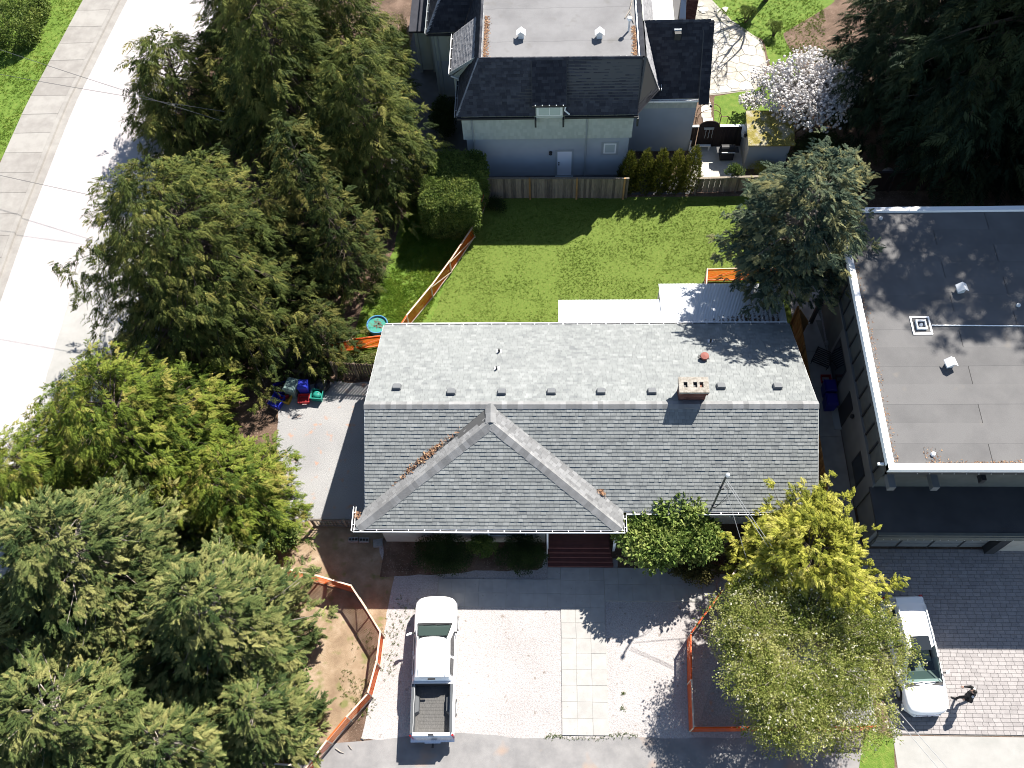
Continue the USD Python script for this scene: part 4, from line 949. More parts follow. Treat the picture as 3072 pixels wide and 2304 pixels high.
gutter(fh, (EL[0] - .02, 36.75, ZE - .06), (EL[0] - .02, 39.6, ZE - .06), (-1, 0, 0), white='trim_grey')
for x in (-.62, .92, 5.02): part(fh, 'eave_bracket', MB().b(x - .05, x + .05, 36.44, 36.70, ZE - .62, ZE - .06), M['dark_trim'])
# little window dormer in the front slope
dm = part(fh, 'dormer', MB().b(-.60, .90, 36.645, 38.0, 5.15, 6.10), M['siding_green'])
w = part(dm, 'window', MB().b(-.52, .82, 36.60, 36.64, 5.36, 6.01), M['white']); part(dm, 'pane', MB().b(-.45, .13, 36.588, 36.598, 5.42, 5.95).b(.17, .75, 36.588, 36.598, 5.42, 5.95), M['glass_white'])
D0, D1, D2, D3 = [-.80, 36.62, 6.12], [1.08, 36.62, 6.12], [1.08, 38.02, 7.98], [-.80, 38.02, 7.98]
part(dm, 'dormer_roof', plane_mesh([[D0, D1, D2, D3]]), M['deck']); roof_stuff(dm, [[D0, D1, D2, D3]], 'dark_shingle', wmin=.18, wmax=.4)
part(dm, 'dormer_trim', MB().b(-.8, 1.08, 36.54, 36.618, 6.02, 6.14).bar((-.8, 36.62, 6.06), (-.8, 38.02, 7.92), .04, .12).bar((1.08, 36.62, 6.06), (1.08, 38.02, 7.92), .04, .12), M['dark_trim'])
for k in range(5): part(dm, 'hanger', MB().box((-.62 + k * .38, 36.57, 6.16), (.04, .09, .03)), M['white'])
part(dm, 'downspout', MB().tube([(1.02, 36.55, 6.05), (.98, 36.64, 5.7), (1.25, 36.62, 5.42)], .045, 6), M['white'])
# flat top with sheets, hoods and litter
for k in range(10):
    y0 = 38.2 + k * 1.32; part(mr, 'roof_sheet', MB().b(-3.50, 4.90, y0, y0 + 1.34, 7.88, 7.91 + .004 * (k % 2)), M['membrane'])
part(mr, 'roof_edge', MB().b(-3.62, -3.502, 38.14, 52, 7.88, 8.03).b(-3.502, 4.95, 38.06, 38.198, 7.88, 8.02).b(4.902, 5.04, 38.2, 52, 7.88, 8.02), M['galv'])
def hood(t, x, y, z, s=.30, h=.34, a=0.0, mt='white_metal'):
    b = MB(); b.box((0, 0, h * .4), (s * .72, s * .62, h * .8))
    hd = part(t, 'vent_hood', MB().add(b.v[0] @ rotz(a).T + [x, y, z], BOXF), M['galv'])
    r = np.array([[-s * .62, -s * .5, h * .62], [0, -s * .5, h * 1.08], [s * .62, -s * .5, h * .62], [-s * .62, s * .5, h * .62], [0, s * .5, h * 1.08], [s * .62, s * .5, h * .62]])
    r = np.vstack([r, r - [0, 0, .025]]) @ rotz(a).T + [x, y, z]
    part(hd, 'hood_roof', (r, np.array([[0, 1, 4], [0, 4, 3], [1, 2, 5], [1, 5, 4], [6, 10, 7], [6, 9, 10], [7, 11, 8], [7, 10, 11], [0, 7, 1], [0, 6, 7], [1, 7, 8], [1, 8, 2], [3, 4, 10], [3, 10, 9], [4, 5, 11], [4, 11, 10], [0, 3, 9], [0, 9, 6], [2, 8, 11], [2, 11, 5]])), M[mt])
hood(fh, -1.38, 39.85, 7.915, .42, .5); hood(fh, 2.86, 39.75, 7.915, .42, .5)
vp = part(fh, 'vent_pipe', MB().tube([(4.45, 40.2, 7.9), (4.45, 40.2, 8.7)], .055, 10), M['galv']); part(vp, 'cap', MB().lathe([(0, .2), (.12, .14), (.13, 0), (.05, -.04)], (4.45, 40.2, 8.67), 12), M['white_metal'])
L_ = [[-3.40 + abs(rng.normal(0, .12)), rng.uniform(38.3, 41.6), 7.93] for _ in range(900)] + [[4.82 - abs(rng.normal(0, .10)), rng.uniform(38.3, 40.6), 7.93] for _ in range(700)]
litter_heap('roof_litter', None, L_, 'litter', .04, 5, 'brown leaf litter along the edges of the flat grey roof top')
for k in range(7):
    a = rng.uniform(4.1, 4.8), rng.uniform(41.2, 43); 
part(fh, 'roof_branch', MB().tube([(4.3, 41.2, 7.95), (4.6, 41.8, 8.02), (4.75, 42.6, 7.96)], .03, 6).tube([(4.75, 40.8, 7.95), (4.6, 41.6, 8.0)], .025, 6), M['twig'])
# west side shed dormer, lit
S0, S1, S2, S3 = [-5.42, 39.82, 5.55], [-5.42, 43.0, 5.55], [-3.78, 42.1, 7.6], [-3.78, 38.77, 7.6]
sd = part(fh, 'side_dormer', MB().b(-5.30, -3.6, 39.75, 43.0, 3.2, 5.45), M['siding_green'])
part(sd, 'dormer_roof', plane_mesh([[S0, S1, S2, S3]]), M['deck'])
roof_stuff(sd, [[S0, S1, S2, S3]], 'grey_shingle', wmin=.15, wmax=.3)
part(sd, 'cheek', MB().add([[-5.30, 39.74, 5.45], [-3.78, 39.70, 5.45], [-3.78, 38.85, 7.5]], [[0, 1, 2]]), M['siding_green'])
gutter(sd, (-5.42, 39.75, 5.5), (-5.42, 43.0, 5.5), (-1, 0, 0), w=.15)
part(sd, 'downspout', MB().tube([(-5.45, 39.72, 5.4), (-5.05, 39.70, 5.2), (-4.98, 39.70, 4.4)], .05, 6), M['white'])
part(sd, 'barge_board', MB().bar((-5.5, 39.80, 5.50), (-3.80, 38.75, 7.55), .05, .16), M['trim_grey'])
# west wing
ww = part(fh, 'wing', MB().b(-6.85, -4.62, 43.75, 52, 0, 5.25), M['siding_green'])
laps(ww, -6.85, -4.62, 43.75, .1, 2.9, -1, 'siding_blue')
part(ww, 'corner_board', MB().b(-6.90, -6.74, 43.69, 43.745, 0, 5.2).b(-6.6, -6.5, 43.66, 43.73, 0, 5.2), M['trim_grey'])
W0, W1, W2, W3 = [-7.05, 43.42, 5.3], [-5.0, 43.42, 5.3], [-3.70, 45.35, 8.0], [-5.55, 45.35, 8.0]
part(ww, 'wing_roof', plane_mesh([[W0, W1, W2, W3], [W0, [-7.05, 52, 5.3], [-5.55, 52, 8.0], W3]]), M['deck'])
roof_stuff(ww, [[W0, W1, W2, W3], [[-7.05, 51.5, 5.3], W0, W3, [-5.55, 51.5, 8.0]]], 'dark_shingle', wmin=.18, wmax=.4)
for v, f in caps(W0, W3, (1, .2, .1), (-.6, .8, -.5), .13, .26, rng): part(ww, 'cap_shingle', (v, f), M['grey_shingle'])
gutter(ww, (-7.1, 43.40, 5.24), (-5.45, 43.40, 5.24), (0, -1, 0), white='dark_trim'); gutter(ww, (-7.07, 43.4, 5.24), (-7.07, 46.4, 5.24), (-1, 0, 0), white='trim_grey')
e2 = part(fh, 'entry_bay', MB().b(-8.3, -7.05, 46.2, 52, 0, 3.2), M['siding_green'])
part(e2, 'bay_roof', MB().b(-8.6, -6.9, 45.9, 52, 3.2, 3.34), M['dark_shingle'])
part(e2, 'post', MB().b(-8.3, -8.1, 45.95, 46.15, 0, 3.2).b(-7.4, -7.2, 45.95, 46.15, 0, 3.2), M['trim_grey'])
# east annex
ax_ = part(fh, 'annex', MB().b(4.72, 8.62, 38.90, 43.0, 0, 4.55), M['siding_blue'])
laps(ax_, 4.85, 8.62, 38.90, .1, 3.55, -1, 'siding_blue'); shakes(ax_, 4.85, 8.62, 38.90, 3.55, 4.5, 'siding_green')
laps(ax_, 38.9, 43.4, 8.62, .1, 4.5, 1, 'siding_blue', axis='x')
A0, A1, A2_, A3 = [5.05, 38.55, 4.58], [8.60, 38.55, 4.58], [8.60, 40.85, 8.0], [5.05, 40.85, 8.0]
B0, B1, B2, B3 = [8.56, 38.2, 4.44], [9.14, 38.2, 4.44], [9.10, 40.85, 8.0], [8.56, 40.85, 8.0]
ar = part(ax_, 'annex_roof', plane_mesh([[A0, A1, A2_, A3], [B0, B1, B2, B3]]), M['deck'])
roof_stuff(ar, [[A0, A1, A2_, A3], [[8.60, 38.2, 4.44], B1, B2, [8.60, 40.85, 8.0]]], 'dark_shingle', wmin=.18, wmax=.45)
part(ar, 'rear_slope', plane_mesh([[[9.10, 43.3, 4.6], [5.05, 43.3, 4.6], [5.05, 40.85, 8.0], [9.10, 40.85, 8.0]]]), M['dark_shingle'])
part(ar, 'barge_board', MB().bar((9.12, 38.2, 4.38), (9.12, 40.85, 7.93), .04, .14), M['dark_trim'])
for v, f in caps((5.3, 40.85, 8.02), (9.10, 40.85, 8.02), (0, -1, -1.2), (0, 1, -1.2), .12, .3, rng): part(ar, 'cap_shingle', (v, f), M['dark_shingle'])
gutter(ax_, (5.1, 38.53, 4.52), (8.58, 38.53, 4.52), (0, -1, 0), w=.14)
rvv = part(ar, 'roof_vent', MB().b(7.0, 7.35, 40.25, 40.55, 7.2, 7.62), M['dark_trim']); part(rvv, 'vent_lid', MB().b(6.98, 7.37, 40.53, 40.60, 7.60, 7.70), M['white'])
part(ax_, 'pipe', MB().tube([(8.68, 38.84, .1), (8.68, 38.84, .9)], .05, 8), M['white'])
L_ = [[rng.uniform(5.2, 8.5), 38.47 + rng.normal(0, .03), 4.5] for _ in range(300)]
litter_heap('gutter_litter', None, L_, 'litter', .03, 6, 'brown leaf litter in the gutter of the blue grey annex')
# sun room and brick chimney behind the annex
sr_ = part(fh, 'sun_room', MB().b(5.7, 8.0, 47.0, 56, 0, 2.95), M['siding_green'])
part(sr_, 'sun_room_roof', MB().b(6.50, 7.66, 46.8, 56, 2.96, 3.06).b(6.3, 6.48, 46.8, 56, 2.96, 3.14), M['white_metal'])
part(sr_, 'flat_roof', MB().b(7.70, 8.7, 46.6, 56, 2.6, 2.68), M['membrane_dark'])
bc = part(fh, 'brick_chimney', MB().b(8.02, 8.62, 43.7, 46.0, 0, 10.2), M['mortar'], label='red brick chimney with grey flue behind the dark annex roof')
bricks = MB(); z = 3.0
while z < 10.2:
    o = .11 * (int(z / .075) % 2)
    for x in np.arange(8.0 - o, 8.62, .215):
        a, c = max(x, 8.0), min(x + .205, 8.64)
        if c - a > .03: bricks.b(a, c, 43.68, 43.78, z, z + .063)
    for y_ in np.arange(43.80 - o, 46.0, .215): bricks.b(8.56, 8.64, y_, min(y_ + .205, 46.02), z, z + .063)
    z += .075
part(bc, 'bricks', bricks, M['brick'], kind='stuff')
part(bc, 'chimney_shoulder', MB().add([[7.62, 43.2, 6.2], [8.0, 43.2, 6.2], [7.97, 43.9, 6.9], [7.68, 43.9, 6.9], [7.62, 43.2, 5.9], [8.0, 43.2, 5.9]], [[0, 1, 2], [0, 2, 3], [4, 5, 1], [4, 1, 0]]), M['galv'])

# ------------------------------------------------------------------ the flat roofed house on the right
rh = thing('flat_roof_house', 'dark walled house with large flat membrane roof and white roof edge on the right', 'house', (20, 23, 0))
part(rh, 'wall', MB().b(15.02, 34, 15.85, 27.6, 0, 7.1), M['olive_wall'])
k = 0
y0 = 14.98
while y0 < 28.0:
    y1 = min(y0 + .93, 28.06)
    for x0, x1 in (((14.27, 18.3), (18.3, 23.6), (23.6, 33.6)), ((14.27, 20.9), (20.9, 27.0), (27.0, 33.6)))[k % 2]:
        part(rh, 'roof_sheet', MB().b(x0, x1 + .02, y0, y1 + .03, 7.18, 7.242 + .005 * ((k + int(x0)) % 2)), M['membrane_dark'])
    y0, k = y1, k + 1
for a, c in ((14.72, 18.7), (18.71, 22.5), (22.51, 25.4), (25.41, 28.32)): part(rh, 'roof_edge', MB().b(13.99, 14.25, a, c, 7.08, 7.38), M['white_metal'])
for a, c in ((13.99, 17.3), (17.31, 21.9), (21.91, 34)): part(rh, 'roof_edge', MB().b(a, c, 14.70, 14.96, 7.08, 7.384), M['white_metal'])
part(rh, 'roof_edge', MB().b(13.99, 34, 28.10, 28.34, 7.08, 7.382), M['white_metal'])
part(rh, 'fascia', MB().b(14.01, 14.07, 14.72, 28.3, 6.80, 7.07).b(14.01, 34, 14.72, 14.80, 6.80, 7.07), M['dark_trim'])
part(rh, 'soffit', MB().b(14.07, 34, 14.80, 28.3, 6.84, 6.90), M['olive_wall'])
for j in range(11):
    y_ = 16.4 + j * .96; part(rh, 'wall_batten', MB().b(14.955, 15.012, y_ - .04, y_ + .04, 3.02, 6.8), M['dark_trim'])
part(rh, 'belt_board', MB().b(14.90, 15.015, 15.8, 27.6, 2.88, 3.0), M['trim_dark'] if 'trim_dark' in M else M['grey_wall'])
part(rh, 'lower_wall', MB().b(14.955, 15.018, 15.8, 24.4, 0, 2.86), M['grey_wall'])
w = part(rh, 'side_door', MB().b(14.93, 14.953, 20.1, 21.1, .1, 2.15), M['dark_trim']); part(w, 'door_step', MB().b(14.6, 14.95, 20.0, 21.2, 0, .12), M['trim_grey'])
part(rh, 'wall_lamp', MB().lathe([(0, .18), (.1, .12), (.1, 0), (0, -.05)], (14.87, 19.75, 2.0), 10), M['black'])
w = part(rh, 'window', MB().b(14.93, 14.953, 16.6, 17.9, .7, 2.1), M['dark_trim']); part(w, 'pane', MB().b(14.92, 14.929, 16.7, 17.8, .8, 2.0), M['glass_dark'])
w = part(rh, 'patio_door', MB().b(14.945, 14.953, 22.2, 24.2, .1, 2.2), M['dark_trim']); part(w, 'pane', MB().b(14.93, 14.943, 22.3, 24.1, .2, 2.1), M['glass_dark'])
part(rh, 'spout', MB().b(13.72, 13.98, 15.05, 15.15, 6.95, 7.03), M['white_metal'])
for x in (15.1, 17.0): part(rh, 'beam_end', MB().b(x, x + .30, 15.15, 15.84, 3.9, 4.3), M['grey_wall'])
for x in np.arange(19.2, 34, 2.2): part(rh, 'beam_end', MB().b(x, x + .2, 15.5, 15.84, 3.9, 4.3), M['dark_trim'])
for x in np.arange(15.3, 33.5, .5): part(rh, 'edge_nail', MB().b(x, x + .03, 14.71, 14.718, 6.86, 6.89), M['white_metal'])
part(rh, 'porch_post', MB().b(14.22, 14.40, 26.35, 26.53, 0, 4.8), M['dark_trim'])
part(rh, 'porch_beam', MB().b(14.2, 15.0, 26.35, 26.53, 4.8, 5.05), M['olive_wall'])
hood(rh, 18.80, 23.55, 7.247, .40, .42, .12); hood(rh, 17.48, 19.65, 7.247, .40, .42, .2)
sk = part(rh, 'roof_hatch', MB().b(16.28, 17.10, 21.25, 22.15, 7.248, 7.258), M['membrane_dark'])
def frame_ring(t, x0, x1, y0, y1, z, w, h, m_): return part(t, 'hatch_frame', MB().b(x0, x1, y0, y0 + w, z, z + h).b(x0, x1, y1 - w, y1, z, z + h).b(x0, x0 + w, y0 + w, y1 - w, z, z + h).b(x1 - w, x1, y0 + w, y1 - w, z, z + h), M[m_])
frame_ring(sk, 16.26, 17.12, 21.23, 22.17, 7.26, .07, .03, 'white_metal'); frame_ring(sk, 16.46, 16.90, 21.48, 21.94, 7.26, .05, .12, 'white_metal')
part(sk, 'hatch_dome', MB().lathe([(0, .12), (.07, .09), (.09, 0)], (16.68, 21.71, 7.27), 12), M['white_metal'])
part(rh, 'roof_conduit', MB().tube([(17.15, 21.7, 7.28), (26, 21.6, 7.28)], .028, 6), M['white_metal'])
dn = part(rh, 'roof_drain', MB().b(15.63, 16.25, 15.18, 15.75, 7.249, 7.255), M['membrane_dark']); part(dn, 'drain_dome', MB().lathe([(0, .14), (.08, .12), (.1, .0)], (15.94, 15.42, 7.25), 12), M['white_metal'])
for x, y_ in ((21.2, 22.75), (15.97, 27.75)): part(rh, 'roof_cap', MB().lathe([(0, .1), (.09, .08), (.1, 0)], (x, y_, 7.247), 10), M['galv'])
L_ = [[14.32 + abs(rng.normal(0, .12)), rng.uniform(15, 27.5), 7.256] for _ in range(420)] + [[rng.uniform(15.6, 20.5), 15.02 + abs(rng.normal(0, .07)), 7.256] for _ in range(240)] + [[rng.normal(15.95, .2), rng.normal(15.4, .16), 7.262] for _ in range(70)]
litter_heap('membrane_litter', None, L_, 'litter', .032, 7, 'brown needle litter along the edge of the large flat roof')
# garage in front of it
part(rh, 'garage_wall', MB().b(15.05, 20.75, 13.95, 15.8, 0, 2.5), M['grey_wall'])
gr = part(rh, 'garage_roof', MB().b(14.85, 30, 13.62, 15.84, 2.55, 2.66), M['garage_felt'])
part(gr, 'roof_edge', MB().b(14.85, 30, 13.48, 13.618, 2.45, 2.70), M['olive_wall'])
part(gr, 'fascia', MB().b(14.85, 30, 13.44, 13.478, 2.12, 2.56), M['olive_wall'])
for x in np.arange(15.2, 21, .36): part(gr, 'edge_nail', MB().b(x, x + .025, 13.434, 13.44, 2.2, 2.23), M['white_metal'])
gd = part(rh, 'garage_door', MB().b(15.3, 20.6, 13.88, 13.945, 0, 2.2), M['grey_wall'])
for k in range(4): part(gd, 'door_panel', MB().b(15.35, 20.55, 13.84, 13.878, .06 + k * .53, .55 + k * .53), M['grey_wall'])
for x in (16.5, 18.0, 19.4): part(gd, 'rail', MB().b(x, x + .08, 13.82, 13.839, .05, 2.2), M['dark_trim'])
part(rh, 'garage_pier', MB().b(20.6, 21.05, 13.5, 13.95, 0, 2.3), M['dark_trim'])
part(rh, 'front_wall', MB().b(21.3, 30, 13.65, 15.8, 0, 2.5), M['offwhite'])

# ------------------------------------------------------------------ shed, walls, fences
sh = thing('garden_shed', 'pale narrow garden shed with mossy roof beside the white blossom tree', 'shed', (12.4, 38.3, 0))
part(sh, 'wall', MB().b(11.85, 14.2, 37.4, 39.3, 0, 2.15), M['trim_grey'])
part(sh, 'side_panel', MB().b(11.82, 11.848, 37.4, 39.3, 0, 2.2), M['offwhite'])
part(sh, 'roof', MB().add([[11.7, 37.25, 2.15], [14.4, 37.25, 2.15], [14.4, 39.5, 2.65], [11.7, 39.5, 2.65], [11.7, 37.25, 2.05], [14.4, 37.25, 2.05], [14.4, 39.5, 2.55], [11.7, 39.5, 2.55]], BOXF), M['moss'])
part(sh, 'shelf', MB().b(11.6, 11.815, 38.6, 39.0, 1.4, 1.9), M['galv'])
part(sh, 'lamp', MB().lathe([(0, .2), (.1, .14), (.1, 0), (0, -.05)], (11.72, 38.4, 1.7), 10), M['black'])

def board_fence(name, label, cat, p, q, H, bw, mt, posts=2.4, cap=None, rails=True, gap=.008, post_mt=None, side=1, lean=0.0):
    p, q = np.array(p, float), np.array(q, float); L = np.linalg.norm(q - p); d = (q - p) / L; a = math.atan2(d[1], d[0]); nrm = np.array([-d[1], d[0]]) * side
    t = thing(name, label, cat, ((p[0] + q[0]) / 2, (p[1] + q[1]) / 2, 0)); n = int(L / bw); rng = np.random.default_rng(int(L * 100) + n)
    for i in range(n):
        c = p + d * (i + .5) * L / n; part(t, 'board', MB().box((*(c + nrm * .012 * (i % 2)), H / 2 + rng.uniform(-.02, .012)), (L / n - gap, .02, H - .05), a), M[mt])
    if rails:
        for z in (.3, H - .25): part(t, 'rail', MB().bar((*(p - nrm * .05), z), (*(q - nrm * .05), z), .04, .09), M[mt])
    for k in range(int(L / posts) + 1):
        c = p + d * min(k * posts + .05, L - .05) + nrm * .075; part(t, 'post', MB().box((*c, (H + .10) / 2), (.10, .10, H + .10), a), M[post_mt or mt])
    if cap: part(t, 'top_board', MB().bar((*p, H + .02), (*q, H + .02), .14, .035), M[cap])
    return t
board_fence('board_fence', 'weathered board fence behind the lawn below the blue grey house', 'fence', (-3.8, 35.35), (4.75, 35.22), 1.75, .152, 'fence_wood', 2.75, cap='fence_wood', post_mt='cedar_wood', side=-1)
board_fence('board_fence', 'low brown board fence right of the arborvitae row', 'fence', (8.7, 35.6), (14.4, 35.75), 1.25, .16, 'fence_wood', 2.4, cap='fence_wood', side=-1)
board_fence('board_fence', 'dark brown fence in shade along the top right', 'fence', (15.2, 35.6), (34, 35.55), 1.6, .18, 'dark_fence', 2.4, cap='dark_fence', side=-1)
board_fence('board_fence', 'orange brown cedar fence between grey roofed house and side path', 'fence', (13.30, 26.4), (13.28, 14.2), 1.65, .15, 'cedar_wood', 2.4, side=-1)
board_fence('picket_fence', 'grey picket fence between bins and house gable', 'fence', (-11.3, 23.15), (-8.4, 22.95), 1.65, .15, 'old_plank', 1.2, gap=.05, side=-1)
board_fence('board_fence', 'dark weathered board fence behind the heap of bins', 'fence', (-15.2, 23.95), (-11.35, 23.75), 1.75, .16, 'old_plank', 2.4, cap='old_plank', side=-1)
lf = thing('lattice_fence', 'low brown lattice fence at the left front corner of the house', 'fence', (-10, 14.8, 0))
part(lf, 'frame', MB().b(-11.5, -8.0, 14.72, 14.80, .82, .92).b(-11.5, -8.0, 14.72, 14.80, .02, .10), M['fence_wood'])
for x in (-11.5, -9.9, -8.3): part(lf, 'post', MB().b(x, x + .09, 14.70, 14.82, 0, .98), M['fence_wood'])
la = MB()
for x in np.arange(-11.4, -8.05, .15): la.b(x, x + .035, 14.735, 14.755, .1, .82)
for z in np.arange(.16, .8, .15): la.b(-11.42, -8.0, 14.757, 14.772, z, z + .035)
part(lf, 'lattice', la, M['fence_wood'])

def net_fence(label, pts, H=1.15, seed=0, lean=.10, brace=True):
    rng = np.random.default_rng(seed); pts = [np.array(p, float) for p in pts]; t = thing('safety_fence', label, 'fence', (*pts[0][:2], 0), 'orange tree protection fences')
    net = MB()
    for p, q in zip(pts[:-1], pts[1:]):
        L = np.linalg.norm(q - p); d = (q - p) / L; nrm = np.array([-d[1], d[0]]); k = max(1, int(round(L / 2.4)))
        for i in range(k):
            a, b_ = p + d * L * i / k, p + d * L * (i + 1) / k; h0 = H + rng.normal(0, .03); A, B = np.array([*a, 0]), np.array([*b_, 0]); Z = np.array([0, 0, h0]); off = np.array([*nrm, 0]) * .03
            part(t, 'post', MB().bar(A + [0, 0, 0], A + Z + [0, 0, .04], .085, .04, (d[0], d[1], 0)), M['lumber'])
            part(t, 'top_rail', MB().bar(A + Z, B + Z, .07, .038), M['lumber'])
            part(t, 'bottom_rail', MB().bar(A + [0, 0, .12], B + [0, 0, .12], .038, .06), M['lumber'])
            if brace and rng.random() < .6: part(t, 'brace', MB().bar(A + [0, 0, .15] + off * 1.4, B + Z * .95 + off * 1.4, .02, .05), M['lumber'])
            n = max(2, int(L / k / .06)); s = np.linspace(0, 1, n); bow = .05 * np.sin(s * np.pi)
            for j in range(n):
                c = A + (B - A) * s[j] - off * 1.2; w = np.array([*d, 0]) * .014
                net.add([c - w + [0, 0, .05], c + w + [0, 0, .05], c + w + Z * 1.02 - [0, 0, bow[j]], c - w + Z * 1.02 - [0, 0, bow[j]]], [[0, 1, 2], [0, 2, 3]])
            for z in np.linspace(.06, h0 + .01, 19):
                w = .03 if z > h0 - .05 else .015; c0, c1 = A - off * 1.25, B - off * 1.25
                net.add([c0 + [0, 0, z - w], c1 + [0, 0, z - w], c1 + [0, 0, z + w], c0 + [0, 0, z + w]], [[0, 1, 2], [0, 2, 3]])
            # a loose fold of netting over the top rail
            net.add([A + Z * 1.0 + off * 1.0 + [0, 0, .02], B + Z + off + [0, 0, .02], B + Z - off * 1.3 + [0, 0, .024], A + Z - off * 1.3 + [0, 0, .024]], [[0, 1, 2], [0, 2, 3]]) if rng.random() < .35 else None
    p = pts[-1]; part(t, 'post', MB().bar((*p, 0), (*p, H + .05), .085, .04), M['lumber'])
    part(t, 'netting', net, M['net'], kind='stuff')
    return t
net_fence('long orange net fence slanting across the back lawn', [(-3.66, 34.7), (-4.2, 32.4), (-5.45, 29.9), (-6.4, 28.2), (-7.6, 26.3), (-8.4, 24.6)], 1.15, 1)
net_fence('short orange net fence below the round blue pool', [(-13.6, 24.0), (-11.8, 24.55), (-10.4, 24.85), (-8.2, 25.15)], 1.1, 2)
net_fence('orange net fence corner under the blue pine behind the canopy', [(8.55, 27.5), (8.80, 29.2), (13.2, 29.3)], 1.2, 3)
net_fence('orange net fence bending round the dirt left of the truck', [(-12.9, 12.35), (-10.9, 11.95), (-9.1, 11.45), (-8.3, 10.4), (-7.55, 9.35), (-7.60, 8.0), (-7.85, 6.70), (-8.7, 5.7), (-9.45, 4.72), (-10.3, 3.5)], 1.2, 4)
net_fence('orange net fence along the bottom left edge', [(-10.9, 3.75), (-13.0, 3.85), (-16, 3.9)], 1.15, 5)
net_fence('orange net fence around the blossoming tree on the driveway', [(9.15, 13.0), (8.0, 11.4), (6.38, 9.4), (6.25, 7.4), (6.18, 5.45), (8.6, 5.5), (11, 5.5), (13.9, 5.6)], 1.15, 6)

# ------------------------------------------------------------------ vehicles
def place(vf, a, t):
    v, f = vf.done() if isinstance(vf, MB) else (vf if isinstance(vf, tuple) else (vf.to_mesh().vert_properties[:, :3], vf.to_mesh().tri_verts))
    return (np.asarray(v, float) @ rotz(a).T + t, f)

def body_ring(y, w, z0, z1, r=.10, crown=.03, tuck=.10):
    """Half a cross-section mirrored: sill, flank, shoulder, top."""
    h = [(w - tuck, z0), (w - .02, z0 + .14), (w, z0 + .35), (w - .015, z1 - .16), (w - .05, z1 - .05), (w - .05 - r, z1), (w * .5, z1 + crown * .8), (0, z1 + crown)]
    h += [(-x, z) for x, z in h[-2::-1]]
    return [(x, y, z) for x, z in h]

def cab_ring(y, wb, wr, zb, zt):
    h = [(wb, zb), (wb - (wb - wr) * .55, zb + (zt - zb) * .55), (wr + .02, zt - .10), (wr - .05, zt - .02), (wr - .22, zt), (0, zt + .015)]
    h += [(-x, z) for x, z in h[-2::-1]]
    return [(x, y, z) for x, z in h]

def wheel(t, x, y, r, w, a, o, side):
    tyre = MB().lathe([(r * .62, -w / 2), (r * .93, -w / 2), (r, -w / 2 + .05), (r, w / 2 - .05), (r * .93, w / 2), (r * .62, w / 2)], (x, y, r), 24, 'x')
    wt = part(t, 'wheel', place(tyre, a, o), M['tyre'], 30)
    rim = MB().lathe([(.0, 0), (r * .25, .02), (r * .55, -.01), (r * .63, .03), (r * .63, -.08)], (0, 0, 0), 20, 'x'); v = rim.v[0]; v[:, 0] *= side; rim.v[0] = v + [x + side * w * .42, y, r]
    part(wt, 'rim', place(rim, a, o), M['galv'], 30)

def sub_wells(m_, ys, w, r):
    for y in ys:
        for s in (-1, 1): m_ = m_ - Manifold.cylinder(.42, r, r, 28).rotate((0, 90, 0)).translate((s * (w - .20) - .21, y, r * .88))
    return m_

def quad_pane(c, off=.008):
    """A thin curved-looking pane from four corners, set proud of what it covers."""
    c = np.asarray(c, float); n = np.cross(c[1] - c[0], c[3] - c[0]); n /= np.linalg.norm(n); b = MB(); k = 5
    s = np.linspace(0, 1, k); g = np.array([[(c[0] * (1 - u) + c[1] * u) * (1 - w) + (c[3] * (1 - u) + c[2] * u) * w for u in s] for w in s]) + n * off
    i = np.arange(k - 1)[:, None] * k + np.arange(k - 1)[None]
    return b.add(g.reshape(-1, 3), np.stack([i, i + 1, i + k + 1, i + k], -1).reshape(-1, 4))

# white pickup, nose away from the camera
a, o = math.radians(1.4), np.array([-4.98, 4.98, 0.0])
tk = thing('pickup_truck', 'white crew cab pickup truck with open bed on the gravel driveway', 'pickup truck', o)
W = .97
prof = [(0.02, .90, 1.28), (.06, .945, 1.30), (1.0, .97, 1.32), (2.10, .96, 1.33), (2.24, .96, 1.24), (3.2, .965, 1.23), (4.6, .97, 1.22), (5.0, .975, 1.17), (5.5, .97, 1.12), (5.78, .93, 1.08), (5.95, .80, 1.02), (6.05, .58, .95)]
body = manifold(loft([body_ring(y, w, .38 + (.1 if y > 5.8 else 0), z, crown=.045 if y > 4.9 else .01) for y, w, z in prof]))
body = sub_wells(body, (1.25, 4.92), W, .44)
body = body - Manifold.cube((1.56, 2.0, .9), False).translate((-.78, .12, .82))                       # the load bed
part(tk, 'body', place(body, a, o), M['car_white'], 28)
cabp = [(2.20, .90, .80, 1.16), (2.32, .89, .745, 1.80), (2.9, .89, .735, 1.885), (3.6, .89, .735, 1.885), (4.02, .89, .72, 1.84), (4.72, .86, .80, 1.215)]
cab = manifold(loft([cab_ring(y, wb, wr, 1.14, zt) for y, wb, wr, zt in cabp]))
ws = [(-.755, 4.68, 1.24), (.755, 4.68, 1.24), (.655, 4.10, 1.78), (-.655, 4.10, 1.78)]
inner = hull([(-.74, 4.62, 1.17), (.74, 4.62, 1.17), (.62, 4.04, 1.76), (-.62, 4.04, 1.76), (-.74, 4.85, 1.24), (.74, 4.85, 1.24), (.64, 4.26, 1.86), (-.64, 4.26, 1.86), (-.78, 2.5, 1.17), (.78, 2.5, 1.17), (.64, 2.5, 1.76), (-.64, 2.5, 1.76)])
cab = cab - manifold((inner.vertices, inner.faces))
ct = part(tk, 'cab', place(cab, a, o), M['car_white'], 28)
part(ct, 'windshield', place(quad_pane([ws[0], ws[1], ws[2], ws[3]]), a, o), M['tinted'])
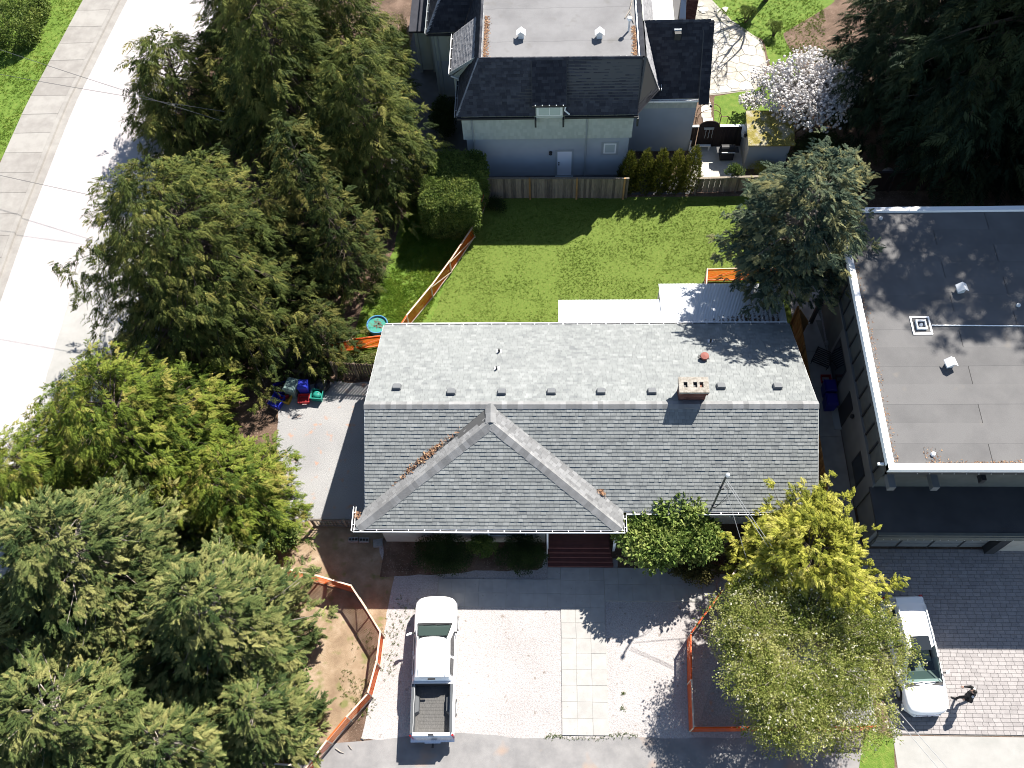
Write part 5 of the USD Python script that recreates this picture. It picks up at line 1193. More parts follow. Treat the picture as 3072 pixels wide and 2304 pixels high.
part(ct, 'windshield_trim', place(MB().bar((-.78, 4.73, 1.235), (.78, 4.73, 1.235), .10, .035).bar((-.765, 4.68, 1.25), (-.66, 4.10, 1.80), .03, .02).bar((.765, 4.68, 1.25), (.66, 4.10, 1.80), .03, .02), a, o), M['car_black'])
part(ct, 'wiper', place(MB().bar((-.5, 4.68, 1.27), (.05, 4.72, 1.265), .025, .02), a, o), M['black']); part(ct, 'wiper', place(MB().bar((.1, 4.68, 1.27), (.66, 4.72, 1.265), .025, .02), a, o), M['black'])
part(ct, 'dashboard', place(MB().b(-.72, .72, 4.22, 4.60, 1.165, 1.22), a, o), M['dash'])
part(ct, 'mirror_inside', place(MB().b(-.12, .12, 4.10, 4.14, 1.66, 1.72), a, o), M['white'])
for x in (-.38, .38): st = part(ct, 'seat', place(MB().b(x - .24, x + .24, 3.45, 3.58, 1.165, 1.62).b(x - .13, x + .13, 3.46, 3.57, 1.62, 1.74), a, o), M['interior'])
part(ct, 'steering_wheel', place(MB().lathe([(.17, 0), (.19, .02), (.17, .04)], (-.38, 4.05, 1.25), 18), a, o), M['interior_dark'])
for s in (-1, 1):
    for y0, y1, in ((3.28, 4.12), (2.42, 3.16)):
        zb, zt = 1.27, 1.70; xb, xt = .885, .778
        sl_ = .34 if y1 > 4 else 0; sr2 = 0 if y1 > 4 else .06
        c = [(s * xb, y0, zb), (s * xb, y1 + (.30 if sl_ else 0), zb), (s * xt, y1 - sl_ * .45, zt), (s * xt, y0 + sr2, zt)]
        if s < 0: c = [c[1], c[0], c[3], c[2]]
        part(ct, 'side_window', place(quad_pane(c, .022), a, o), M['glass_dark'])
    mi = part(ct, 'mirror', place(MB().add(*(lambda h: (h.vertices, h.faces))(hull([(s * 1.02, 4.28, 1.20), (s * 1.24, 4.20, 1.22), (s * 1.25, 4.18, 1.40), (s * 1.03, 4.26, 1.38), (s * 1.02, 4.38, 1.24), (s * 1.22, 4.32, 1.26), (s * 1.22, 4.30, 1.36), (s * 1.03, 4.36, 1.35)]))), a, o), M['car_white'])
    part(ct, 'mirror_arm', place(MB().bar((s * .88, 4.34, 1.27), (s * 1.05, 4.32, 1.28), .08, .05), a, o), M['car_black'])
    part(tk, 'headlight', place(quad_pane([(s * .60, 6.02, .80), (s * .93, 5.80, .80), (s * .92, 5.79, 1.0), (s * .60, 6.0, 1.0)][::s], .02), a, o), M['lamp_clear'])
    part(tk, 'taillight', place(MB().b(s * .90 - .045, s * .90 + .045, -.01, .05, .82, 1.24), a, o), M['lamp_red'])
    part(tk, 'bed_rail', place(MB().b(s * .845 - .055, s * .845 + .055, .10, 2.12, 1.31, 1.355), a, o), M['bed_side'])
    part(tk, 'bed_wall', place(MB().b(s * .77 - .008, s * .77 + .008, .13, 2.11, .83, 1.31), a, o), M['bed_side'])
    part(tk, 'wheel_arch_box', place(MB().add(*(lambda h: (h.vertices, h.faces))(hull([(s * .76, .85, .83), (s * .76, 1.75, .83), (s * .58, .95, .83), (s * .58, 1.65, .83), (s * .76, .95, 1.10), (s * .76, 1.65, 1.10), (s * .60, 1.02, 1.08), (s * .60, 1.58, 1.08)]))), a, o), M['bed_side'])
    part(tk, 'roof_seam', place(MB().bar((s * .60, 2.36, 1.855), (s * .60, 3.98, 1.875), .02, .03), a, o), M['trim_grey'])
    for y in (2.65, 3.5): part(tk, 'door_handle', place(MB().b(s * .955 - .02, s * .955 + .02, y - .09, y + .09, 1.04, 1.07), a, o), M['car_white'])
part(tk, 'bed_mat', place(MB().b(-.76, .76, .14, 2.08, .826, .842), a, o), M['bedliner'])
for k in range(13): part(tk, 'mat_rib', place(MB().b(-.57, .57, .20 + k * .145, .23 + k * .145, .842, .850), a, o), M['bedliner'])
part(tk, 'bed_front_wall', place(MB().b(-.76, .76, 2.085, 2.115, .83, 1.36), a, o), M['car_black'])
part(tk, 'tailgate', place(MB().b(-.80, .80, .03, .11, .80, 1.335).b(-.80, .80, -.02, .115, 1.335, 1.36), a, o), M['car_white'])
part(tk, 'tailgate_handle', place(MB().b(-.13, .13, -.03, .03, 1.20, 1.26).b(-.12, .12, -.015, .05, 1.361, 1.365), a, o), M['car_black'])
part(tk, 'rear_bumper', place(MB().b(-.95, .95, -.20, .04, .50, .66).b(-.35, .35, -.24, -.20, .50, .60), a, o), M['chrome'])
part(tk, 'hitch', place(MB().b(-.04, .04, -.36, -.2, .42, .50).b(-.05, .05, -.42, -.36, .50, .58), a, o), M['dark_trim'])
part(tk, 'front_bumper', place(MB().add(*loft([[(x * .94, 5.78 + dy, z) for x, dy, z in ((1, 0, .42), (.62, .24, .42), (-.62, .24, .42), (-1, 0, .42), (-1, -.1, .42), (1, -.1, .42))], [(x * .95, 5.8 + dy, z) for x, dy, z in ((1, 0, .66), (.62, .26, .66), (-.62, .26, .66), (-1, 0, .66), (-1, -.1, .66), (1, -.1, .66))]])), a, o), M['chrome'])
part(tk, 'grille', place(MB().b(-.52, .52, 6.03, 6.07, .68, .94), a, o), M['car_black'])
part(tk, 'third_brake_light', place(MB().b(-.16, .16, 2.19, 2.26, 1.80, 1.845), a, o), M['black'])
part(ct, 'rear_window', place(quad_pane([(.66, 2.215, 1.36), (-.66, 2.215, 1.36), (-.62, 2.30, 1.70), (.62, 2.30, 1.70)], .03), a, o), M['glass_dark'])
for s in (-1, 1):
    for y in (1.25, 4.92): wheel(tk, s * (W - .13), y, .40, .27, a, o, s)

# white suv, nose towards the camera
a, o = math.radians(180.0 + 2.9), np.array([16.06, 11.2, 0.0])
sv = thing('suv', 'white suv with sunroof half hidden under the blossoming tree', 'suv', o)
W = .95
prof = [(0.0, .72, .98), (.06, .86, 1.04), (.35, .94, 1.10), (1.2, .95, 1.10), (2.6, .95, 1.10), (3.75, .95, 1.08), (4.2, .945, 1.05), (4.6, .93, .99), (4.83, .87, .92), (4.97, .74, .84), (5.06, .50, .74)]
body = sub_wells(manifold(loft([body_ring(y, w, .34, z, crown=.05 if y > 3.7 else .01) for y, w, z in prof])), (.95, 4.02), W, .43)
body = body - Manifold.cube((1.56, 2.9, .7), False).translate((-.78, .75, .62))
part(sv, 'body', place(body, a, o), M['car_white'], 28)
cabp = [(.10, .88, .74, 1.06), (.42, .87, .665, 1.62), (1.0, .87, .66, 1.70), (2.2, .87, .65, 1.72), (2.75, .86, .64, 1.67), (3.86, .84, .76, 1.09)]
cab = manifold(loft([cab_ring(y, wb, wr, 1.03, zt) for y, wb, wr, zt in cabp]))
inner = hull([(-.74, 3.74, 1.02), (.74, 3.74, 1.02), (.57, 2.80, 1.60), (-.57, 2.80, 1.60), (-.74, 4.0, 1.10), (.74, 4.0, 1.10), (.59, 3.05, 1.74), (-.59, 3.05, 1.74), (-.78, .7, 1.0), (.78, .7, 1.0), (.58, .8, 1.58), (-.58, .8, 1.58)])
cab = cab - manifold((inner.vertices, inner.faces))
ct = part(sv, 'cab', place(cab, a, o), M['car_white'], 28)
part(ct, 'windshield', place(quad_pane([(-.755, 3.80, 1.11), (.755, 3.80, 1.11), (.60, 2.86, 1.655), (-.60, 2.86, 1.655)]), a, o), M['windshield'])
part(ct, 'windshield_trim', place(MB().bar((-.78, 3.86, 1.10), (.78, 3.86, 1.10), .14, .03).bar((-.77, 3.80, 1.13), (-.61, 2.84, 1.675), .035, .02).bar((.77, 3.80, 1.13), (.61, 2.84, 1.675), .035, .02), a, o), M['car_black'])
part(ct, 'wiper', place(MB().bar((-.62, 3.78, 1.15), (.0, 3.83, 1.14), .025, .02), a, o), M['black']); part(ct, 'wiper', place(MB().bar((.08, 3.78, 1.15), (.66, 3.83, 1.14), .025, .02), a, o), M['black'])
part(ct, 'dashboard', place(MB().b(-.74, .74, 3.28, 3.70, 1.0, 1.05).b(-.2, .2, 2.5, 3.3, .8, .95), a, o), M['dash'])
for x in (-.37, .37): part(ct, 'seat', place(MB().b(x - .25, x + .25, 2.15, 2.32, .64, 1.30).b(x - .25, x + .25, 2.30, 2.85, .64, .86).b(x - .13, x + .13, 2.14, 2.26, 1.30, 1.48), a, o), M['interior'])
part(ct, 'cabin_floor', place(MB().b(-.77, .77, .76, 3.6, .625, .635), a, o), M['interior_dark'])
part(ct, 'steering_wheel', place(MB().lathe([(.17, 0), (.19, .02), (.17, .04)], (-.37, 3.05, 1.03), 18), a, o), M['interior_dark'])
part(ct, 'sunroof', place(MB().b(-.40, .40, 1.95, 2.55, 1.722, 1.742), a, o), M['glass_dark'])
for s in (-1, 1):
    for y0, y1 in ((2.12, 3.35), (1.12, 2.0), (.55, 1.02)):
        zb, zt, xb, xt = 1.12, 1.55, .862, .70; fr = .62 if y1 > 3 else 0
        c = [(s * xb, y0, zb), (s * xb, y1, zb), (s * xt, y1 - fr, zt), (s * xt, y0 + .03, zt)]
        if s < 0: c = [c[1], c[0], c[3], c[2]]
        part(ct, 'side_window', place(quad_pane(c, .026), a, o), M['glass_dark'])
    h = hull([(s * .98, 3.38, 1.10), (s * 1.15, 3.33, 1.11), (s * 1.16, 3.32, 1.24), (s * .99, 3.37, 1.23), (s * .99, 3.50, 1.13), (s * 1.12, 3.47, 1.14), (s * 1.12, 3.46, 1.22), (s * .99, 3.49, 1.21)])
    part(ct, 'mirror', place((h.vertices, h.faces), a, o), M['car_white']); part(ct, 'mirror_arm', place(MB().bar((s * .86, 3.42, 1.14), (s * 1.0, 3.43, 1.15), .07, .04), a, o), M['car_black'])
    part(sv, 'headlight', place(quad_pane([(s * .52, 5.02, .66), (s * .90, 4.74, .72), (s * .90, 4.66, .88), (s * .60, 4.88, .82)][::s], .03), a, o), M['lamp_clear'])
    part(sv, 'roof_rail', place(MB().bar((s * .60, .6, 1.73), (s * .59, 2.5, 1.76), .035, .035), a, o), M['galv'])
    part(sv, 'taillight', place(MB().b(s * .80 - .06, s * .80 + .06, -.02, .10, .80, 1.05), a, o), M['lamp_red'])
    for y in (.95, 4.02): wheel(sv, s * (W - .12), y, .37, .24, a, o, s)
part(ct, 'rear_window', place(quad_pane([(.64, .12, 1.12), (-.64, .12, 1.12), (-.56, .40, 1.58), (.56, .40, 1.58)], .02), a, o), M['glass_dark'])
part(ct, 'rear_spoiler', place(MB().b(-.58, .58, .22, .5, 1.60, 1.64), a, o), M['car_white'])
part(sv, 'grille', place(quad_pane([(-.50, 5.09, .62), (.50, 5.09, .62), (.52, 5.03, .78), (-.52, 5.03, .78)], .02), a, o), M['car_black'])
part(sv, 'grille_bar', place(MB().bar((-.46, 5.10, .72), (.46, 5.10, .72), .03, .04).b(-.07, .07, 5.09, 5.13, .66, .78), a, o), M['chrome'])
part(sv, 'number_plate', place(MB().b(-.22, .22, 5.10, 5.125, .46, .58), a, o), M['car_black'])
part(sv, 'front_bumper', place(MB().add(*loft([[(x * .93, 4.72 + dy, z) for x, dy, z in ((1, 0, .34), (.55, .36, .34), (-.55, .36, .34), (-1, 0, .34), (-1, -.2, .34), (1, -.2, .34))], [(x * .94, 4.74 + dy, z) for x, dy, z in ((1, 0, .60), (.55, .36, .60), (-.55, .36, .60), (-1, 0, .60), (-1, -.2, .60), (1, -.2, .60))]])), a, o), M['car_white'], 30)

# ------------------------------------------------------------------ the person on the pavers
def bones(chains, edge=.016, sm=8):
    m_ = None
    for (p, r), (q, s) in chains:
        h = Manifold.sphere(r, 20).translate(tuple(p)) + Manifold.sphere(s, 20).translate(tuple(q)); h = h.hull(); m_ = h if m_ is None else m_ + h
    m_ = m_.refine_to_length(edge).to_mesh(); t = trimesh.Trimesh(m_.vert_properties[:, :3], m_.tri_verts, process=True); trimesh.smoothing.filter_taubin(t, iterations=sm); return t
def figure():
    f0 = np.array([18.10, 6.93, 0]); face = math.radians(155); R = rotz(face - math.pi / 2)     # the person faces local +y
    J = {'hip': (0, 0, .93), 'hl': (-.09, 0, .92), 'hr': (.09, 0, .92), 'kl': (-.10, .20, .52), 'kr': (.10, -.02, .50), 'al': (-.10, .22, .10), 'ar': (.10, -.30, .14), 'tl': (-.11, .38, .05), 'tr': (.11, -.18, .04),
         'waist': (0, .0, 1.10), 'chest': (0, .03, 1.32), 'neck': (0, .05, 1.49), 'head': (0, .09, 1.64), 'sl': (-.19, .03, 1.41), 'sr': (.19, .03, 1.41), 'el': (-.30, -.06, 1.15), 'er': (.31, .10, 1.16), 'wl': (-.27, .10, .97), 'wr': (.22, .30, 1.10)}
    J = {k: R @ np.array(v) + f0 for k, v in J.items()}
    t = thing('person', 'person in black clothes with white shoulder patches walking beside the white suv', 'person', f0)
    part(t, 'body', bones([((J['hl'], .10), (J['kl'], .062)), ((J['hr'], .10), (J['kr'], .062)), ((J['kl'], .06), (J['al'], .042)), ((J['kr'], .06), (J['ar'], .042)), ((J['hl'], .11), (J['hr'], .11)), ((J['hip'], .14), (J['waist'], .125)), ((J['waist'], .125), (J['chest'], .15)),
        ((J['chest'], .13), (J['sl'], .075)), ((J['chest'], .13), (J['sr'], .075)), ((J['sl'], .068), (J['el'], .048)), ((J['sr'], .068), (J['er'], .048)), ((J['el'], .046), (J['wl'], .032)), ((J['er'], .046), (J['wr'], .032)), ((J['chest'], .10), (J['neck'], .058)), ((J['neck'], .055), (J['head'] - [0, 0, .05], .06))]), M['cloth_black'], True)
    fw = R @ np.array([0, 1.0, 0]); sd = R @ np.array([1.0, 0, 0]); U = np.array([0, 0, 1.0]); hd = J['head']
    skull = bones([((hd + U * .02 - fw * .015, .088), (hd + fw * .02 - U * .045, .066)), ((hd - U * .06 + fw * .045, .045), (hd - U * .03 + fw * .05, .05)), ((hd + fw * .085 + U * .01, .012), (hd + fw * .112 - U * .022, .016)), ((hd + sd * .088, .018), (hd + sd * .086 - U * .03, .014)), ((hd - sd * .088, .018), (hd - sd * .086 - U * .03, .014))], .010, 5)
    h_ = part(t, 'head', skull, M['skin'], True)
    part(h_, 'hair', bones([((hd + U * .045 - fw * .03, .092), (hd + U * .03 - fw * .055, .08)), ((hd - fw * .075, .06), (hd - fw * .085 - U * .07, .045))], .014, 4), M['hair'], True)
    for s in (-1, 1): part(h_, 'eye', MB().mesh(trimesh.creation.icosphere(2, .011)).move(None, hd + fw * .082 + sd * s * .032 + U * .015), M['black'], True)
    part(h_, 'mouth', MB().box(hd + fw * .092 - U * .05, (.045, .012, .008), face - math.pi / 2), mat('lips', (.28, .10, .09), .5))
    part(t, 'jacket', bones([((J['hip'] + U * .06, .155), (J['waist'], .14)), ((J['waist'], .14), (J['chest'], .165)), ((J['chest'] + U * .02, .145), (J['sl'], .088)), ((J['chest'] + U * .02, .145), (J['sr'], .088)), ((J['sl'], .082), (J['el'], .062)), ((J['sr'], .082), (J['er'], .062)), ((J['el'], .06), (J['wl'], .045)), ((J['er'], .06), (J['wr'], .045)), ((J['neck'] - U * .06, .085), (J['neck'], .07))], .018, 6), M['cloth_black'], True)
    for k in ('sl', 'sr'): part(t, 'shoulder_patch', bones([((J[k] + U * .045, .055), (J[k] * .85 + J['chest'] * .15 + U * .06, .055))], .015, 3), M['cloth_white'], True)
    for e, w in (('el', 'wl'), ('er', 'wr')):
        d = J[w] - J[e]; d /= np.linalg.norm(d); q = np.cross(d, U); q /= np.linalg.norm(q); n = np.cross(q, d); c0 = J[w] + d * .02; palm = c0 + d * .075
        ch = [((c0, .028), (palm + q * .022, .021)), ((c0, .026), (palm - q * .022, .021))]
        for i, (oo, ln) in enumerate(((-.030, .060), (-.010, .072), (.010, .068), (.029, .052))):
            a_ = palm + q * oo; b_ = a_ + d * ln * .55 - n * .006; c_ = b_ + d * ln * .35 - n * ln * .45; ch += [((a_, .010), (b_, .009)), ((b_, .009), (c_, .0075))]
        th = c0 + d * .02 - q * .03; ch += [((th, .012), (th + d * .03 - q * .028, .010)), ((th + d * .03 - q * .028, .010), (th + d * .058 - q * .03 - n * .012, .008))]
        part(t, 'hand', bones(ch, .006, 4), M['skin'], True)
    for an, to in (('al', 'tl'), ('ar', 'tr')): part(t, 'shoe', bones([((J[an] - U * .045, .05), (J[to], .042)), ((J[an] - U * .05 - fw * .05, .045), (J[an] - U * .05, .048))], .016, 4), M['cloth_black'], True)
figure()

# ------------------------------------------------------------------ bins, pool and yard things
def bin_thing(name, label, c, s, a, m_, lid=None, H=.9, group=None, cat='bin'):
    t = thing(name, label, cat, c, group); b = MB(); w, d = s
    h = hull([(x * w * .42, y * d * .42, 0) for x in (-1, 1) for y in (-1, 1)] + [(x * w * .5, y * d * .5, H * .9) for x in (-1, 1) for y in (-1, 1)]); b.add(h.vertices, h.faces)
    part(t, 'body', place(b, a, np.array(c)), M[m_])
    part(t, 'rim', place(MB().b(-w * .53, w * .53, -d * .53, d * .53, H * .86, H * .90), a, np.array(c)), M[m_])
    if lid:
        h = hull([(x * w * .53, y * d * .55, H * .905) for x in (-1, 1) for y in (-1, 1)] + [(x * w * .40, y * d * .42, H) for x in (-1, 1) for y in (-1, 1)])
        part(t, 'lid', place((h.vertices, h.faces), a, np.array(c)), M[lid])
    return t
def tote(name, label, c, s, a, m_, H=.38, fill=None, cat='bin'):
    t = thing(name, label, cat, c); w, d = s
    m_o = manifold((hull([(x * w * .44, y * d * .44, 0) for x in (-1, 1) for y in (-1, 1)] + [(x * w * .5, y * d * .5, H) for x in (-1, 1) for y in (-1, 1)]).vertices, hull([(x * w * .44, y * d * .44, 0) for x in (-1, 1) for y in (-1, 1)] + [(x * w * .5, y * d * .5, H) for x in (-1, 1) for y in (-1, 1)]).faces)) - Manifold.cube((w * .9, d * .9, H), True).translate((0, 0, H * .55))
    part(t, 'tub', place(m_o, a, np.array(c)), M[m_])
    part(t, 'rim', place(MB().b(-w * .53, -w * .46, -d * .53, d * .53, H - .03, H + .01).b(w * .46, w * .53, -d * .53, d * .53, H - .03, H + .01).b(-w * .46, w * .46, -d * .53, -d * .46, H - .03, H + .01).b(-w * .46, w * .46, d * .46, d * .53, H - .03, H + .01), a, np.array(c)), M[m_])
    if fill: part(t, 'contents', place(MB().mesh(trimesh.creation.icosphere(2, .5)).move(np.diag([w * .8, d * .8, .35]), (0, 0, H * .7)), a, np.array(c)), M[fill], True)
bin_thing('wheelie_bin', 'grey green lidded bin standing among the heap of totes', (-13.45, 22.2, 0), (.62, .75), -.25, 'green_grey', 'green_grey', 1.0, cat='bin')
bin_thing('recycling_box', 'bright blue box bin right of the grey green lidded bin', (-12.85, 22.25, 0), (.52, .50), .02, 'blue_plastic', 'blue_plastic', .95)
tote('tote', 'shiny navy tub with clutter at the upper left of the heap', (-14.1, 22.3, 0), (.75, .6), .3, 'navy_plastic', .45, 'black_bag')
tote('tote', 'blue tub at the lower left end of the heap', (-14.25, 21.55, 0), (.62, .72), -.4, 'blue_plastic', .42)
tote('tote', 'red tub between the blue and yellow containers', (-13.95, 21.95, 0), (.42, .45), .5, 'red_plastic', .40)
tote('tote', 'dark red crate below the bright blue box', (-12.85, 21.72, 0), (.60, .5), .05, 'red_plastic', .30)
tote('tote', 'teal green tub with pale rim at the right of the heap', (-12.15, 21.9, 0), (.60, .55), -.1, 'teal_plastic', .42, 'teal_plastic')
tote('tote', 'yellow tub leaning by the grey green bin', (-13.72, 21.75, 0), (.34, .62), -.3, 'yellow_plastic', .35)
bag = thing('rubbish_bag', 'shiny black rubbish bag beside the picket fence', 'bag', (-11.95, 22.5, 0))
ico = trimesh.creation.icosphere(3, .42); ico.vertices *= (1 + .25 * (meshkit.fbm(ico.vertices * 5, 3, 3) - .5))[:, None]; ico.vertices[:, 2] = np.maximum(ico.vertices[:, 2] * .8 + .3, 0.01)
part(bag, 'bag', MB().mesh(ico).move(None, (-11.95, 22.5, 0)), M['black_bag'], 40); part(bag, 'knot', MB().lathe([(0, .14), (.07, .08), (.03, 0)], (-11.95, 22.5, .58), 8), M['black_bag'])
tn = thing('plank', 'weathered plank lying behind the bins, the nearer one', 'plank', (-12.6, 23.0, .5)); part(tn, 'board', MB().bar((-13.6, 23.2, .62), (-11.75, 22.92, .58), .16, .05), M['old_plank']); part(tn, 'support', MB().b(-13.3, -13.2, 23.1, 23.25, 0, .58).b(-12.1, -12.0, 22.9, 23.05, 0, .55), M['old_plank'])
tn = thing('plank', 'weathered plank lying behind the bins, the farther one', 'plank', (-12.4, 23.4, .5)); part(tn, 'board', MB().bar((-13.0, 23.6, .62), (-11.85, 23.36, .6), .2, .05), M['old_plank']); part(tn, 'support', MB().b(-12.8, -12.7, 23.5, 23.6, 0, .58).b(-12.1, -12.0, 23.36, 23.46, 0, .57), M['old_plank'])
po = thing('paddling_pool', 'round blue paddling pool with green water on the side lawn', 'pool', (-9.35, 26.3, 0))
part(po, 'rim', MB().lathe([(.50, .0), (.585, .02), (.60, .26), (.585, .30), (.54, .30), (.525, .26), (.50, .05)], (-9.35, 26.3, .01), 40), M['pool_rim'], 40)
part(po, 'water', MB().lathe([(0, .20), (.52, .20)], (-9.35, 26.3, .01), 40), M['pool_water'])
part(po, 'fallen_leaves', (lambda b: [b.add(np.array([-9.3 + rng.normal(0, .16), 26.32 + rng.normal(0, .14), .222]) + rng.normal(0, .05, (3, 3)) * [1, 1, 0], [[0, 1, 2]]) for _ in range(60)] and b)(MB()), M['soil'], kind='stuff')
for k, (x, y_, a_) in enumerate(((-9.45, 14.02, .03), (-8.92, 14.0, .0))):
    c = thing('cinder_block', ('left' if k == 0 else 'right') + ' grey hollow concrete block under the left front corner of the roof', 'block', (x, y_, 0))
    mm = Manifold.cube((.46, .22, .2), True)
    for dx in (-.145, 0, .145): mm = mm - Manifold.cube((.11, .13, 1), True).translate((dx, 0, 0))
    part(c, 'block', place(mm, a_, np.array([x, y_, .11])), M['cinder'])
bn = thing('stone_slab', 'flat pale stone leaning by the front wall corner', 'stone', (-8.25, 13.85, 0)); part(bn, 'slab', MB().box((-8.25, 13.85, .09), (.42, .36, .16), .1), M['cinder'])
bin_thing('wheelie_bin', 'dark blue lidded bin by the side wall, the one farther from the door', (14.50, 22.1, 0), (.58, .62), 0, 'navy_plastic', 'navy_plastic', 1.0)
bin_thing('wheelie_bin', 'dark blue lidded bin by the side wall, the one next to the door', (14.46, 21.3, 0), (.58, .62), 0, 'navy_plastic', 'navy_plastic', 1.0)
tote('tote', 'small dark red box above the dark blue bins', (14.55, 22.85, 0), (.5, .4), 0, 'red_plastic', .3)
def slat_chair(label, c, a):
    t = thing('slat_bench', label, 'bench', c); c = np.array(c)
    for k in range(9): part(t, 'slat', place(MB().bar((-.45, -.55 + k * .11, .38 + .012 * k), (.45, -.55 + k * .11, .38 + .012 * k), .06, .02), a, c), M['chair_metal'])
    for sx in (-.42, .42):
        for sy in (-.5, .35): part(t, 'leg', place(MB().b(sx - .02, sx + .02, sy - .02, sy + .02, 0, .37), a, c), M['chair_metal'])
    part(t, 'side_rail', place(MB().bar((-.45, -.6, .36), (-.45, .4, .45), .04, .04).bar((.45, -.6, .36), (.45, .4, .45), .04, .04), a, c), M['chair_metal'])
slat_chair('black slatted lounge chair by the dark side wall', (14.98 - .42, 24.1, .03), -.5)
slat_chair('black slatted chair at the far corner of the side path', (15.55, 27.6, .03), -.5)
rk = thing('garden_rock', 'round pale stone on the dark gravel beside the side path', 'rock', (15.0, 25.1, 0)); ico = trimesh.creation.icosphere(2, .17); ico.vertices *= [1, .9, .7]; part(rk, 'stone', MB().mesh(ico).move(None, (15.0, 25.1, .08)), M['cinder'], True)
rk = thing('garden_rock', 'round grey boulder in the shade by the dark fence', 'rock', (20.2, 36.7, 0)); ico = trimesh.creation.icosphere(3, .36); ico.vertices *= (1 + .2 * (meshkit.fbm(ico.vertices * 4, 3, 5) - .5))[:, None]; part(rk, 'stone', MB().mesh(ico).move(None, (20.2, 36.7, .22)), M['stone'], True)
sg = thing('side_gate', 'open orange brown wooden gate panel beside the side path', 'gate', (13.5, 25.6, 0))
for k in range(6): part(sg, 'board', MB().box((13.36 + .055 * k, 26.2 - .13 * k, .85), (.14, .02, 1.6), -1.17), M['cedar_wood'])
part(sg, 'brace', MB().bar((13.40, 26.15, .3), (13.70, 25.5, 1.4), .03, .09), M['cedar_wood']); part(sg, 'latch', MB().box((13.74, 25.5, 1.5), (.06, .04, .08)), M['galv'])
# garden gate, arch and barbecue
gt = thing('garden_gate', 'dark wooden gate with round top and hanging sign in the garden fence', 'gate', (9.6, 39.3, 0))
ar_ = [(math.cos(t) * .60 + 9.72, math.sin(t) * .42 + 1.65) for t in np.linspace(0, math.pi, 13)]
v = np.array([[x, y_, z] for y_ in (39.27, 39.33) for x, z in [(10.32, 0)] + ar_ + [(9.12, 0)]]); n = len(v) // 2
f = [[0, k + 1, k] for k in range(1, n - 1)] + [[n, n + k, n + k + 1] for k in range(1, n - 1)] + [x for k in range(n) for x in ([k, (k + 1) % n, n + (k + 1) % n], [k, n + (k + 1) % n, n + k])]
part(gt, 'panel', (v, np.array(f)), M['dark_fence'])
for k in range(5): part(gt, 'board', MB().b(9.16 + .24 * k, 9.38 + .24 * k, 39.245, 39.268, .05, 1.62), M['dark_fence'])
part(gt, 'sign', MB().b(9.42, 10.0, 39.21, 39.243, 1.42, 1.60), M['trim_grey'])
for x in (9.55, 9.75, 9.95): part(gt, 'chime', MB().tube([(x, 39.20, 1.4), (x, 39.2, .75)], .014, 6), M['galv'])
gs = thing('garden_screen', 'dark wooden fence panels either side of the garden gate', 'fence', (10.6, 39.3, 0))
for x0, x1 in ((8.68, 9.1), (10.34, 11.8)):
    for x in np.arange(x0, x1 - .05, .2): part(gs, 'board', MB().b(x, x + .19, 39.28, 39.32, 0, 1.62), M['dark_fence'])
    part(gs, 'top_board', MB().b(x0, x1, 39.22, 39.38, 1.63, 1.67), M['white'])
at_ = thing('garden_arch', 'rusty iron arch with side trellises on the garden path', 'arch', (9.8, 40.3, 0))
for y_ in (40.15, 40.65): part(at_, 'hoop', MB().tube([(9.12, y_, 0), (9.12, y_, 1.5)] + [(9.82 - .7 * math.cos(t), y_, 1.5 + .62 * math.sin(t)) for t in np.linspace(.15, math.pi - .15, 12)] + [(10.52, y_, 1.5), (10.52, y_, 0)], .022, 6), M['iron'])
for x in (8.65, 10.56): part(at_, 'trellis', MB().bar((x, 40.4, 1.3), (x + .45, 40.4, 1.3), .035, .035).bar((x, 40.4, .1), (x, 40.4, 1.3), .035, .035).bar((x + .45, 40.4, .1), (x + .45, 40.4, 1.3), .035, .035).bar((x, 40.4, .6), (x + .45, 40.4, .6), .03, .03), M['iron'])
part(at_, 'finial', MB().mesh(trimesh.creation.icosphere(2, .09)).move(None, (9.82, 40.4, 2.16)), M['dark_trim'], True)
bb = thing('barbecue', 'black covered barbecue in the small courtyard', 'barbecue', (10.9, 38.2, 0))
part(bb, 'cabinet', MB().b(10.45, 11.25, 38.0, 38.5, .1, .8), M['black']); part(bb, 'hood', MB().add(*loft([[(x, 38.25 + .27 * math.cos(t), .8 + .3 * math.sin(t)) for t in np.linspace(0, math.pi, 9)] for x in (10.45, 11.25)])), M['black']); part(bb, 'rail', MB().tube([(10.45, 37.9, .85), (11.25, 37.9, .85)], .025, 6), M['galv']); part(bb, 'shelf', MB().b(10.2, 10.44, 38.0, 38.45, .74, .78).b(11.26, 11.5, 38.0, 38.45, .74, .78), M['dark_trim'])
cc = thing('garden_bench', 'white edged step in front of the dark garden gate', 'bench', (9.5, 39.0, 0)); part(cc, 'seat', MB().b(9.05, 9.95, 38.86, 39.0, .36, .42), M['white']); part(cc, 'leg', MB().b(9.1, 9.18, 38.88, 38.98, 0, .36), M['white']); part(cc, 'leg', MB().b(9.82, 9.9, 38.88, 38.98, 0, .36), M['white'])
sticks = [((-9.3, 4.55), (-8.9, 4.35), .03), ((-8.75, 4.7), (-8.55, 4.5), .02), ((-8.2, 5.0), (-8.05, 4.95), .04)]
for (x0, y0), (x1, y1), r in sticks: solo('fallen_stick', MB().tube([(x0, y0, .04), ((x0 + x1) / 2 + .03, (y0 + y1) / 2 - .04, .06), (x1, y1, .04)], [r, r * .8, r * .3], 6), M['twig'], f'small fallen stick on the lower left asphalt near x {"left" if x0 < -9 else "middle" if x0 < -8.4 else "right"} one', 'stick')

